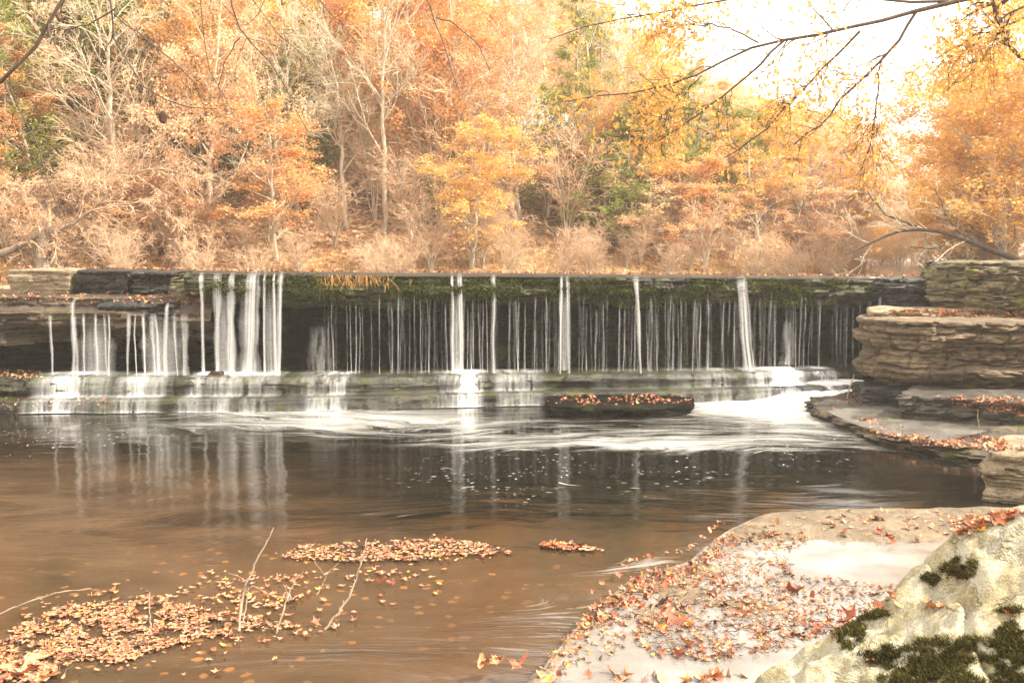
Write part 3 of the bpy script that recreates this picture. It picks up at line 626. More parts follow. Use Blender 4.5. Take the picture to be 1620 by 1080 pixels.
def veil(a, b_, lab, dens, lo=0.0, hi=.53, name='water_veil', both=True, top=.0):
    """thin water running over the steps between two photo columns"""
    x0, x1 = (a - CX) / F * 17.3, (b_ - CX) / F * 17.3; Xv = np.arange(x0, x1, .04)
    b = Bf(Xv); s = Sf(Xv); wl = np.where(Xv < -5.4, .09 * fbm(Xv * 1.5, 2, 0, 72), .07 * fbm(Xv * 1.4, 9, 0, 37)); wob = np.where(Xv < -5.4, .14 * fbm(Xv * .6, 1, 0, 71), .10 * fbm(Xv * .5, 3, 0, 31))
    e = sm(0, .35, Xv - x0) * sm(0, .35, x1 - Xv) * np.clip(.75 + .75 * vn(Xv * 1.6, a, 0, 3) + .3 * vn(Xv * 5, a, 0, 4), .32, 1.3)
    pts = [(b + 1.35, s + .03, .2), (b + 1.0, s + .04, 1.45), (b + .75, s + .035, 1.2), (b + .6, s + .035, .5), (b + .46 + wl, s + .02, .8), (b + .37 + wl, s - .05, 1), (b + .33 + wl, .36 + 0 * s, .8), (b + .32 + wl, .25 + 0 * s, 1.25), (b + .26 + wl, .235 + 0 * s, 1.4), (b + .10 + wob, .232 + 0 * s, .35), (b - .03 + wob, .21 + 0 * s, .6), (b - .07 + wob, .12 + 0 * s, .8), (b - .09 + wob, .03 + 0 * s, 1.2), (b - .13 + wob, .012 + 0 * s, 1.4)]
    land = 1 + sum(.9 * np.exp(-((Xv - (q[0] + q[3] - CX) / F * 17.4) / .13) ** 2) for q in strong)
    pts[1] = (pts[1][0], pts[1][1], pts[1][2] * land); pts[2] = (pts[2][0], pts[2][1], pts[2][2] * land); pts[3] = (pts[3][0], pts[3][1], pts[3][2] * land)
    V = []; A = []
    for i in range(len(pts) - 1):
        n = 4
        for j in range(n):
            t = j / n; V.append(np.stack([Xv, pts[i][0] * (1 - t) + pts[i + 1][0] * t, pts[i][1] * (1 - t) + pts[i + 1][1] * t], -1)); A.append((pts[i][2] * (1 - t) + pts[i + 1][2] * t) * e * dens)
    V = np.array(V); V[..., 1] -= .02 * fbm(V[..., 0] * 6, V[..., 2] * 1.5, 0, 8)
    me = mk(name, V, grid_faces(*V.shape[:2]), M_veil, attrs=dict(alpha=np.array(A)))
    return single(name, me, lab, 'cascade', 'thin cascades running over the two low steps')
veil(70, 300, 'thin cascade over the low steps below the short left strands', .8)
veil(296, 460, 'bright cascade over the low steps below the widest strands', 1.1)
veil(455, 575, 'patchy cascade over the low steps right of the wide strands', .6)
veil(570, 690, 'sparse cascade over the mossy low steps left of the middle', .2)
veil(676, 775, 'brightest white cascade over the low steps in the middle', 1.25)
veil(765, 870, 'thin cascade over the mossy low step beside the brightest one', .4)
veil(925, 1060, 'sparse water film on the mossy step behind the flat black rock', .2)
veil(1050, 1200, 'thin cascade over the low steps right of the flat black rock', .5)
veil(1185, 1370, 'broad cascade feeding the churning foam at the right', 1.3)

# churning white water at the right
cx0, cx1 = 3.6, 6.6; fx = np.linspace(cx0, cx1, 110); ft = np.linspace(0, 1, 50); FX, FT = np.meshgrid(fx, ft)
FY = Bf(FX) - .95 + 1.45 * FT
rise = sm(3.7, 6.0, FX)
FZ = -.03 + (.06 + .26 * sm(.25, 1.0, FT)) * rise * sm(0, .25, FT) + .035 * fbm(FX * 2.2, FY * 3, 0, 61) * rise
fm = single('white_water', mk('white_water', np.stack([FX, FY, FZ], -1), grid_faces(50, 110), M_foam, attrs=dict(alpha=np.clip(sm(0, .45, FT) * (.15 + 1.0 * sm(3.6, 5.2, FX)) * sm(1.0, .9, FT), 0, 1))), 'churning white foam below the right end of the falls', 'foam', kind='stuff')

# ------------------------------------------------------------------ fallen leaves
def leaf_proto(k):
    r_ = np.random.default_rng(100 + k); n = 20; a = np.linspace(0, 2 * math.pi, n, endpoint=False)
    if k % 3 == 0: rad = .34 + .13 * np.cos(5 * a) + .06 * np.cos(10 * a); asp = .85
    elif k % 3 == 1: rad = .34 + .10 * np.cos(7 * a + k) + .04 * r_.normal(size=n); asp = .6
    else: rad = .37 + .06 * np.cos(2 * a) + .035 * r_.normal(size=n); asp = .6
    x = rad * np.cos(a); y = rad * np.sin(a) * asp
    bend = r_.uniform(.2, 1.9); tw = r_.uniform(-1.2, 1.2); cur = r_.uniform(-.6, 1.8)
    def z(x, y): return bend * y * y * 1.6 + cur * x * x * .5 + tw * x * y
    rings = [np.stack([x * s, y * s, z(x * s, y * s) + (.02 * np.cos(a * 3) * s)], -1) for s in (1.0, .55, .04)]
    stem = np.array([[[.36, -.012, .05], [.36, .012, .05], [.60, .006, .16], [.60, -.006, .16]]])
    V = np.array(rings).reshape(-1, 3); Fq = grid_faces(3, n, True); m = len(V)
    V = np.vstack([V, stem.reshape(-1, 3)]); Fq = np.vstack([Fq, [[m, m + 1, m + 2, m + 3]]])
    return V, Fq
PROTO = [leaf_proto(k) for k in range(9)]
leaves = []      # (pos, euler, size, shape, colour, zone)
def inpoly_px(P):
    P = np.array(P, float); a, b_ = P.min(0), P.max(0)
    while True:
        x, y = random.uniform(a[0], b_[0]), random.uniform(a[1], b_[1])
        if inside(np.array(x), np.array(y), P): return x, y
def scatter(P, n, zone, size=(.07, .13), tilt=.35, cw=(5, 3, 4, 1, 1.6), clump=0.0, lift=.004):
    k = 0; tries = 0
    while k < n and tries < n * 8:
        tries += 1; x, y = inpoly_px(P)
        if clump and vn(x / 38., y / 14., 0, 5) + .7 * vn(x / 12., y / 5., 0, 6) < clump * 2 - 1.2 + random.uniform(-.35, .35): continue
        c = cast(x, y)
        if c is None: continue
        p, nrm, idx = c
        if idx >= 0 and nrm.z < 0: nrm = -nrm
        s = random.uniform(*size) * (1.35 if random.random() < .12 else 1)
        if idx < 0: t_ = tilt * .45
        else: t_ = tilt
        e = (random.gauss(0, t_), random.gauss(0, t_), random.uniform(0, 6.283))
        if zone in ('mat', 'mat2') and random.random() < .82: e = (e[0] * .25, e[1] * .25, e[2])
        z = max(p.z, .006) + lift + random.uniform(0, .012)
        if p.y < 9.6 and p.x > -.2 and zone == 'shelf': z = max(z, .124)
        leaves.append(((p.x, p.y, z), e, s * .88, random.choice((0, 3, 1, 4, 7, 1, 4, 2, 5, 8, 7)), random.choices(range(5), cw)[0], zone)); k += 1
M1 = [(-10, 1040), (40, 985), (95, 962), (180, 950), (250, 945), (330, 967), (420, 975), (475, 992), (440, 1000), (330, 1006), (285, 1018), (210, 1045), (120, 1062), (60, 1082), (-10, 1082)]
scatter(M1, 1900, 'mat', (.028, .075), .5, (8, 2, 6, .3, 1), .5)
scatter([(-10, 1020), (60, 950), (260, 925), (480, 965), (520, 1000), (330, 1030), (150, 1082), (-10, 1082)], 260, 'mat', (.03, .08), .4, (8, 2, 4, .5, 1), .3)
scatter([(0, 1040), (60, 1040), (100, 1082), (0, 1082)], 50, 'mat', (.11, .16), .8, (6, 2, 4, .3, .8))
scatter([(270, 945), (330, 905), (430, 910), (560, 900), (700, 905), (640, 920), (500, 935), (440, 965), (330, 960)], 150, 'mat', (.04, .09), .1, (7, 1, 3, 1, .3), .2)
scatter([(200, 920), (700, 900), (740, 915), (560, 1000), (540, 1040), (300, 1070), (200, 1070), (100, 960)], 60, 'mat', (.05, .10), .1, (7, 2, 2, 1, .5))
M2 = [(440, 884), (475, 866), (560, 860), (700, 853), (770, 862), (815, 876), (720, 880), (660, 888), (560, 890)]
scatter(M2, 850, 'mat2', (.03, .075), .45, (5, 3, 6, .5, 1), .2)
scatter([(400, 882), (475, 858), (700, 848), (840, 876), (720, 892), (540, 900)], 90, 'mat2', (.03, .07), .3, (6, 2, 4, .5, 1), .2)
scatter([(856, 860), (905, 858), (930, 866), (965, 873), (900, 872), (860, 869)], 70, 'mat2', (.06, .11), .8, (4, 4, 2, .3, 1))
L1 = [(905, 1000), (935, 962), (1000, 912), (1090, 884), (1150, 845), (1230, 840), (1290, 852), (1245, 880), (1255, 912), (1330, 922), (1430, 936), (1395, 965), (1330, 1000), (1260, 1030), (1120, 1050), (1020, 1038), (1000, 1010), (1010, 985)]
scatter(L1, 2100, 'shelf', (.024, .065), .5, (7, 2, 7, .6, 1.6), .42)
scatter(L1, 90, 'shelf', (.09, .135), .8, (6, 5, 3, .8, 1.2))
scatter([(930, 962), (1000, 906), (1090, 884), (1140, 842), (1200, 850), (1100, 905), (960, 985), (915, 1000)], 200, 'shelf', (.06, .11), 1.0, (5, 5, 1, .4, 3))
scatter([(1150, 830), (1300, 808), (1600, 808), (1500, 850), (1290, 850), (1200, 845)], 70, 'shelf', (.06, .13), .4, (6, 3, 4, .3, .5))
scatter([(1500, 822), (1600, 808), (1620, 815), (1560, 838), (1510, 850)], 130, 'shelf', (.05, .10), .5, (6, 3, 3, .3, .5))
scatter([(760, 1070), (1200, 1068), (1200, 1083), (760, 1083)], 40, 'shelf', (.08, .14), .8, (7, 3, 2, .5, .5))
scatter([(850, 1060), (940, 960), (1000, 985), (980, 1040), (880, 1068)], 150, 'shelf', (.03, .07), .5, (5, 3, 2, 2, 2))
scatter([(1330, 960), (1600, 870), (1600, 1000), (1330, 1050)], 4, 'boulder', (.09, .12), .2, (6, 0, 0, 2, 0))
for (px, py, s, k, col) in [(1055, 988, .26, 0, 1), (1085, 1025, .17, 3, 0), (1048, 960, .13, 2, 4), (1468, 965, .14, 0, 0), (1250, 940, .2, 0, 1), (605, 926, .12, 0, 1), (624, 924, .1, 4, 1), (1410, 860, .15, 1, 1), (1450, 858, .13, 1, 0), (500, 990, .1, 3, 1), (1345, 985, .17, 0, 1), (1000, 975, .14, 3, 2)]:
    p, nr, i = cast(px, py); leaves.append(((p.x, p.y, max(p.z, .0) + .03), (random.gauss(0, .5), .7, random.uniform(0, 6)), s, k, col, 'shelf' if px > 850 else 'mat'))
# farther away: on ledges, lip, banks
scatter([(1480, 628), (1620, 628), (1620, 660), (1560, 652)], 260, 'ledge', (.06, .11), .5, (7, 3, 3, .3, 1))
scatter([(1350, 676), (1430, 690), (1560, 690), (1620, 712), (1560, 714), (1440, 702)], 330, 'ledge', (.06, .11), .5, (7, 3, 3, .3, 1))
scatter([(1360, 660), (1430, 672), (1430, 690), (1380, 684)], 60, 'ledge', (.06, .1), .5, (7, 4, 3, .3, 2))
scatter([(1290, 640), (1350, 622), (1370, 632), (1320, 648)], 30, 'ledge', (.05, .09), .5)
scatter([(1450, 488), (1620, 494), (1620, 503), (1400, 500), (1400, 492)], 300, 'ledge', (.06, .11), .5, (7, 3, 3, .3, .5))
scatter([(862, 626), (1095, 624), (1095, 640), (866, 642)], 170, 'ledge', (.06, .11), .6, (5, 6, 1, .3, .5), .3)
scatter([(0, 462), (330, 465), (330, 482), (0, 478)], 240, 'ledge', (.05, .11), .5, (7, 3, 3, .3, 1), .2)
scatter([(0, 585), (70, 588), (70, 600), (0, 600)], 80, 'ledge', (.06, .1), .5)
scatter([(0, 628), (200, 632), (200, 642), (0, 650)], 60, 'ledge', (.06, .1), .5)
scatter([(320, 432), (1390, 438), (1390, 470), (320, 470)], 150, 'ledge', (.05, .09), .7, (5, 6, 1, .3, .5))
for i in range(520):
    x = random.uniform(-9.2, 8.3); y = lipY(x) + abs(random.gauss(0, .12)) + .02
    if x < -5.7: y = 18.1 + random.uniform(0, .5)
    leaves.append(((x, y, float(Lf(x)) + .035), (random.gauss(0, .5), random.gauss(0, .5), random.uniform(0, 6)), random.uniform(.05, .10), random.randrange(9), random.choices(range(5), (6, 4, 3, .5, 1))[0], 'lip'))
def lsize(l):
    x, y = proj(np.array(l[0])); v = -5 < x < 1625 and -5 < y < 1083
    if l[5] in ('ledge', 'lip'): v = False
    return l[2] / l[0][1] if v else 0
leaves.sort(key=lsize, reverse=True)
pm = {}
def lmesh(k, c):
    if (k, c) not in pm: pm[(k, c)] = mk('fallen_leaf', PROTO[k][0], PROTO[k][1], DL[c])
    return pm[(k, c)]
ZN = {'mat': ('floating in the nearer leaf raft at lower left', 'leaves of the nearer floating raft'), 'mat2': ('floating in the farther leaf raft in mid pool', 'leaves of the farther floating raft'),
      'shelf': ('lying on the wet foreground shelf', 'leaves on the wet foreground shelf'), 'boulder': ('lying on the pale lichen boulder', 'leaves on the pale boulder')}
SH = ['lobed', 'wavy-edged', 'oval']
for l in leaves[:300]:
    o = obj('fallen_leaf', lmesh(l[3], l[4]), None, l[0]); o.rotation_euler = l[1]; o.scale = (l[2] * 1.0,) * 3
    tag(o, '%s %s fallen leaf %s' % (DLN[l[4]], SH[l[3] % 3], ZN[l[5]][0]), 'leaf', ZN[l[5]][1])
def bake_leaves(ls, name, lab):
    V = []; Fq = []; fm_ = []; base = 0
    for p, e, s, k, c, z in ls:
        v, f = PROTO[k]; M = np.array(Euler(e).to_matrix()); v2 = (v * s * 1.0) @ M.T + np.array(p)
        V.append(v2); Fq.append(f + base); fm_.append(np.full(len(f), c)); base += len(v)
    o = obj(name, mk(name, np.vstack(V), np.vstack(Fq), DL, True, fmat=np.concatenate(fm_))); tag(o, lab, 'leaf litter', kind='stuff')
bake_leaves(leaves[300:], 'leaf_litter', 'small fallen leaves floating on the pool and scattered over rocks and lip')
def specks():       # twig bits and crumbs on the shelf and in the rafts
    P = []; 
    for poly_, n in ((L1, 650), (M1, 300), (M2, 120)):
        for _ in range(n):
            x, y = inpoly_px(poly_)
            c = cast(x, y); 
            if c: P.append((c[0].x, c[0].y, max(c[0].z, .012 if poly_ is not L1 else .126)))
    P = np.array(P); n = len(P); a = rng.uniform(0, 6.28, n); L = rng.uniform(.015, .07, n); w_ = .0025; up = rng.normal(.1, .25, n)
    D = np.stack([np.cos(a), np.sin(a), up], -1) * L[:, None]; Sd = np.stack([-np.sin(a), np.cos(a), 0 * a], -1) * w_; U = np.array([0, 0, .004])
    V = np.stack([P - Sd, P + Sd, P + D + Sd, P + D - Sd, P - Sd + U, P + Sd + U, P + D + Sd + U, P + D - Sd + U], 1)
    b = np.arange(n)[:, None, None] * 8; Fq = (b + np.array([[0, 1, 2, 3], [4, 5, 6, 7], [0, 1, 5, 4], [1, 2, 6, 5], [2, 3, 7, 6], [3, 0, 4, 7]])[None]).reshape(-1, 4)
    o = obj('twig_debris', mk('twig_debris', V, Fq, B_dark, False)); tag(o, 'fine dark twig bits among the leaves on shelf and pool', 'debris', kind='stuff')
specks()

# ------------------------------------------------------------------ branching
def tubes(P, Rr, sides):
    T = np.gradient(P, axis=1); T /= np.linalg.norm(T, axis=2, keepdims=True) + 1e-9
    mt = T.mean(1); ref = np.where((np.abs(mt[:, 2]) > .75)[:, None], np.array([[1., 0, 0]]), np.array([[0, 0, 1.]]))[:, None]
    A = np.cross(T, ref); A /= np.linalg.norm(A, axis=2, keepdims=True) + 1e-9; Bn = np.cross(T, A)
    a = np.linspace(0, 2 * math.pi, sides, endpoint=False)
    V = P[:, :, None] + Rr[:, :, None, None] * (np.cos(a)[None, None, :, None] * A[:, :, None] + np.sin(a)[None, None, :, None] * Bn[:, :, None])
    N, k = P.shape[:2]; g = grid_faces(k, sides, True); Fq = (g[None] + (np.arange(N) * k * sides)[:, None, None]).reshape(-1, 4)
    return V.reshape(-1, 3), Fq
def join(parts):
    V = []; Fq = []; b = 0
    for v, f in parts: V.append(v); Fq.append(f + b); b += len(v)
    return np.vstack(V), np.vstack(Fq)
def grow(P, Rr, n, r_, t0=.25, t1=1., lr=.5, ang=(.5, 1.1), k=6, wob=.2, up=.1, rr=.55, tip=.25, fall_=.5, L=None, minr=.003, absL=None):
    N, K = P.shape[:2]; ii = np.repeat(np.arange(N), n); m = len(ii)
    if L is None: L = np.linalg.norm(np.diff(P, axis=1), axis=2).sum(1)
    t = r_.uniform(t0, t1, m) * (K - 1) * .999; j = t.astype(int); f = (t - j)[:, None]
    p = P[ii, j] * (1 - f) + P[ii, j + 1] * f; T = P[ii, j + 1] - P[ii, j]; T /= np.linalg.norm(T, axis=1)[:, None] + 1e-9
    q = r_.normal(size=(m, 3)); q -= (q * T).sum(1)[:, None] * T; q /= np.linalg.norm(q, axis=1)[:, None] + 1e-9
    a = r_.uniform(*ang, m)[:, None]; D = np.cos(a) * T + np.sin(a) * q
    base = L[ii] if absL is None else absL
    ln = base * lr * (1 - fall_ * t / (K - 1)) * r_.uniform(.6, 1.25, m); st = (ln / (k - 1))[:, None]
    pr = (Rr[ii, j] * (1 - f[:, 0]) + Rr[ii, j + 1] * f[:, 0]) * rr
    out_ = [p]; 
    for _ in range(k - 1):
        D = D + r_.normal(0, wob, (m, 3)) + np.array([0, 0, up]); D /= np.linalg.norm(D, axis=1)[:, None]; p = p + D * st; out_.append(p)
    Q = np.stack(out_, 1); rad = pr[:, None] * np.linspace(1, tip, k)[None]; return Q, np.maximum(rad, minr)
def quads(P, size, r_, asp=.6, droop=0.):
    n = len(P); D = r_.normal(size=(n, 3)); D[:, 2] -= droop; D /= np.linalg.norm(D, axis=1)[:, None]
    Sd = np.cross(D, r_.normal(size=(n, 3))); Sd /= np.linalg.norm(Sd, axis=1)[:, None]
    s = (size * r_.uniform(.6, 1.3, n))[:, None]
    V = np.stack([P, P + D * s * .5 + Sd * s * asp * .5, P + D * s, P + D * s * .5 - Sd * s * asp * .5], 1)
    return V.reshape(-1, 3), np.arange(n * 4).reshape(-1, 4)
def trunk_line(H, r0, r_, lean=.04, wob=.03, k=14, tip=.15):
    t = np.linspace(0, 1, k); d = np.cumsum(r_.normal(0, wob, (k, 2)), 0) * H / k * 2; lx = r_.normal(0, lean, 2) * H
    P = np.column_stack([d[:, 0] + lx[0] * t, d[:, 1] + lx[1] * t, H * t - .3]); P[0, :2] = 0
    return P[None], (r0 * (1 - t * (1 - tip)))[None]
def sample_lines(P, n, r_, jit):
    N, K = P.shape[:2]; i = r_.integers(0, N, n); t = r_.uniform(.15, 1, n) * (K - 1) * .999; j = t.astype(int); f = (t - j)[:, None]
    return P[i, j] * (1 - f) + P[i, j + 1] * f + r_.normal(0, jit, (n, 3))
def tree_meshes(kind, seed, H=12.):
    """returns (trunk mesh, crown mesh); H metres tall"""
    r_ = np.random.default_rng(seed)
    if kind == 'bare':
        T = trunk_line(H, .13, r_, .06, .05); l1 = grow(*T, 20, r_, .15, .97, .42, (.45, 1.0), 9, .16, .07, .5)
        l2 = grow(*l1, 7, r_, .2, 1, .55, (.4, .9), 7, .2, .03, .6, minr=.008); l3 = grow(*l2, 5, r_, .15, 1, .6, (.3, .9), 5, .2, .03, .6, minr=.007)
        l4 = grow(*l3, 3, r_, .1, 1, .7, (.3, .8), 4, .2, .0, .7, minr=.006)
        tm = mk('trunk', *join([tubes(*T, 9), tubes(*l1, 6)]), B_pale)
        V, Fq = join([tubes(*l2, 4), tubes(*l3, 3), tubes(*l4, 3)]); return tm, mk('crown', V, Fq, B_twigp)
    if kind == 'brush':      # twiggy pinkish understory tree with several arching stems
        t = np.linspace(0, 1, 9); n = 10; a = r_.uniform(0, 6.28, n); sp_ = r_.uniform(.2, .7, n)
        P = np.stack([np.cos(a)[:, None] * sp_[:, None] * H * .6 * t ** 1.4, np.sin(a)[:, None] * sp_[:, None] * H * .5 * t ** 1.4, H * (t * 1.1 - .35 * t ** 2 * (sp_[:, None] + .3)) - .2], -1) + r_.normal(0, .04, (n, 9, 3))
        Rr = np.tile((.026 * (1 - .8 * t))[None], (n, 1)); l2 = grow(P, Rr, 14, r_, .2, 1, .35, (.4, 1.), 7, .2, -.02, .5, minr=.007)
        l3 = grow(*l2, 5, r_, .1, 1, .6, (.3, .9), 5, .2, -.05, .6, minr=.006); l4 = grow(*l3, 2, r_, .1, 1, .7, (.3, .8), 4, .2, -.05, .7, minr=.005)
        tm = mk('trunk', *tubes(P, Rr, 6), B_pale)
        return tm, mk('crown', *join([tubes(*l2, 4), tubes(*l3, 3), tubes(*l4, 3)]), B_twigr)
    if kind == 'cedar':
        T = trunk_line(H, .12, r_, .015, .015); l1 = grow(*T, 80, r_, .08, .98, .24, (1.1, 1.6), 6, .08, .05, .4, fall_=.75)
        l2 = grow(*l1, 8, r_, .2, 1, .5, (.4, .9), 4, .2, .05, .6)
        P = sample_lines(l2[0], 11000, r_, .09); tm = mk('trunk', *join([tubes(*T, 8), tubes(*l1, 4)]), B_grey)
        return tm, mk('crown', *quads(P, .20, r_, .22), L_green, False)
    LM = {'orange': L_orange, 'red': L_red, 'peach': L_peach, 'yellow': L_yellow}[kind]
    T = trunk_line(H, .12, r_, .05, .04); l1 = grow(*T, 26, r_, .12, .97, .38, (.5, 1.15), 8, .16, .05, .5)
    l2 = grow(*l1, 8, r_, .2, 1, .5, (.4, 1.), 6, .2, .03, .6, minr=.007); l3 = grow(*l2, 4, r_, .15, 1, .6, (.3, .9), 4, .2, .0, .6, minr=.006)
    keep = r_.random(len(l3[0])) < .65; P = sample_lines(l3[0][keep], 11500, r_, .14)
    tm = mk('trunk', *join([tubes(*T, 8), tubes(*l1, 5), tubes(*l2, 3), tubes(*l3, 3)]), B_pale)
    return tm, mk('crown', *quads(P, .135, r_, .65, .3), LM, False)
PT = {}
for kind, ns in (('bare', 5), ('brush', 3), ('cedar', 2), ('orange', 2), ('red', 2), ('peach', 2), ('yellow', 2)):
    PT[kind] = [tree_meshes(kind, 900 + 31 * i + len(kind) * 7, 5. if kind == 'brush' else 12.) for i in range(ns)]

placed = []     # (px, kind, row, object)
KN = {'bare': ('bare_tree', 'tall bare tree with pale twigs', 'tree'), 'brush': ('understory_tree', 'low arching twiggy pinkish tree', 'tree'), 'cedar': ('cedar_tree', 'olive green cedar', 'tree'),
      'orange': ('orange_tree', 'orange-leaved tree', 'tree'), 'red': ('russet_tree', 'russet-leaved tree', 'tree'), 'peach': ('faded_tree', 'faded peach-leaved tree', 'tree'), 'yellow': ('yellow_tree', 'golden yellow-leaved tree', 'tree')}
def Tline(px): return np.interp(px, [-300, 690, 740, 820, 900, 1000, 1100, 1150, 1200, 1250, 1350, 1440, 1480, 1520, 1560, 1620, 1900], [-250, -60, 20, -40, -10, 60, 135, 165, 178, 188, 212, 242, 245, 180, 90, 0, -100])
def plant(kind, x, y, H, row, rz=None, sc=None):
    z = float(ground_h(np.array(x), np.array(y))); px, _ = proj(np.array([x, y, z]))
    maxz = EYE + (HY - float(Tline(px))) / F * y * 1.02
    H = min(H, maxz - z)
    if H < (.9 if kind == 'brush' else 1.8) or px < -260 or px > 1900: return
    tm, cm = random.choice(PT[kind]); r0 = 5. if kind == 'brush' else 12.
    o = obj(KN[kind][0], None, None, (x, y, z - .05)); o.empty_display_size = .3
    s = H / r0; wd = s * random.uniform(.9, 1.25) * (sc or 1); wd = min(max(wd, .55 if kind != 'brush' else .3), 1.6); o.scale = (wd, wd, s); o.rotation_euler = (0, 0, random.uniform(0, 6.28) if rz is None else rz)
    obj('trunk', tm, o); obj('crown', cm, o); placed.append((float(px), kind, row, o))
def row(d0, spacing, x0, x1, kinds, wts, Hr, name, jit=1.2):
    x = x0
    while x < x1:
        xx = x + random.uniform(-jit, jit); yy = float(yb(xx)) + d0 + random.uniform(-1.2, 1.2) * (1 + d0 * .06)
        xp = (xx / yy) * F + CX
        ww = list(wts)
        for i, kd in enumerate(kinds):     # colour zones read from the photograph
            if kd == 'cedar': ww[i] *= 3.6 if (xp < 330 or 430 < xp < 570) and row_hi(name) or 920 < xp < 1240 else .5
            if kd == 'bare': ww[i] *= 1.1 if xp < 1000 else .5
            if kd == 'orange': ww[i] *= 1.8 if xp > 1150 else 1
        plant(random.choices(kinds, ww)[0], xx, yy, random.uniform(*Hr), name); x += spacing * random.uniform(.75, 1.25)
def row_hi(n): return n != 'at the water edge'
random.seed(42)
row(-.5, 1.1, -20, 14, ['brush'], [1], (.9, 2.0), 'hanging over the far water edge', .5)
row(.4, 1.3, -20, 15, ['brush'], [1], (1.0, 2.6), 'along the far water edge', .5)
row(1.2, 1.5, -24, 17, ['brush', 'peach', 'yellow', 'red'], [3, 1.6, 1, 2], (1.5, 4.0), 'low behind the far water edge', .6)
row(3.2, 1.8, -26, 18, ['brush', 'orange', 'red', 'bare'], [3, 1.6, 2, 2], (2.4, 5.5), 'low on the slope', .8)
row(2.0, 1.7, -24, 17, ['bare', 'peach', 'red', 'cedar', 'orange'], [7, 2, 1.3, .6, 1.4], (4.5, 9), 'in front rank')
row(4.6, 1.8, -28, 19, ['bare', 'peach', 'yellow', 'red', 'orange', 'cedar'], [6.5, 2.6, 1.4, 1.5, 2, 1.1], (6, 11), 'in second rank upslope')
row(7.2, 2.1, -32, 20, ['bare', 'peach', 'red', 'orange', 'cedar', 'yellow'], [4, 3, 1.5, 2.2, 1.5, 1.2], (6, 12), 'in third rank upslope')
row(10.5, 2.4, -36, 23, ['peach', 'red', 'orange', 'cedar', 'bare', 'yellow'], [3.4, 1.5, 2, 1.6, 2.8, 1.2], (7, 13), 'in fourth rank upslope')
row(15, 2.5, -40, 26, ['peach', 'red', 'orange', 'cedar', 'bare'], [3.4, 2.2, 2, 1, 1.4], (8, 15), 'just below the ridge')
row(21, 2.8, -50, 30, ['peach', 'red', 'orange', 'cedar'], [3.4, 2.6, 2.2, .6], (11, 16), 'on the ridge')
row(29, 3.2, -56, 38, ['peach', 'red', 'orange'], [3, 3, 2.2], (14, 18), 'behind the ridge')
row(40, 4.2, -66, 46, ['peach', 'red', 'orange'], [3, 3, 2.2], (15, 19), 'far behind the ridge')
for (px, Y, H) in [(30, 29, 11), (110, 31, 13), (235, 31, 13), (150, 27, 8), (20, 26, 7), (90, 27, 9), (195, 28, 9), (380, 30, 9), (415, 33, 12), (300, 31, 12), (470, 31, 11), (525, 31, 13), (560, 33, 14), (455, 26, 4.2), (490, 27, 5), (700, 27, 3.2), (860, 28, 3.8), (955, 26.5, 3.2), (990, 27, 3.8), (1015, 28, 4.6), (1060, 28.5, 4.6), (1095, 29, 3.6), (1135, 29.5, 4.6), (1180, 31, 5.0), (1215, 32, 4.8), (640, 38, 17), (960, 27.5, 2.4)]:
    plant('cedar', (px - CX) / F * Y, Y, H, 'in the green patches of the wood', sc=1.3)
for (px, Y, H, kd) in [(1490, 27, 4.6, 'orange'), (1530, 26, 5.5, 'yellow'), (1590, 26, 8, 'yellow'), (1660, 25, 10, 'yellow'), (1545, 31, 7.5, 'yellow'), (1600, 32, 9, 'orange'), (1700, 28, 10, 'yellow'), (1510, 36, 6.5, 'orange')]:
    plant(kd, (px - CX) / F * Y, Y, H, 'closing the view at the right edge', sc=1.4)
# along the river upstream, far right
for i in range(46):
    y = random.uniform(70, 150); xp = random.uniform(1120, 1640); x = (xp - CX) / F * y
    plant(random.choice(['orange', 'red', 'orange', 'yellow', 'peach']), x, y, random.uniform(9, 13), 'far up the river')
for i in range(44):
    y = random.uniform(45, 120); xp = random.uniform(1120, 1560); x = (xp - CX) / F * y
    plant(random.choice(['brush', 'brush', 'peach', 'orange', 'yellow']), x, y, random.uniform(3, 6.5), 'low by the river upstream')
# right bank
for i in range(34):
    y = random.uniform(24, 60); x = float(xr(y)) + random.uniform(.3, 9)
    plant(random.choice(['orange', 'yellow', 'orange', 'yellow', 'bare']), x, y, random.uniform(5, 12), 'on the right bank')
for i in range(14):
    y = random.uniform(22, 46); x = float(xr(y)) + random.uniform(-.3, 1.5)
    plant('brush', x, y, random.uniform(2.6, 4.2), 'on the right bank')

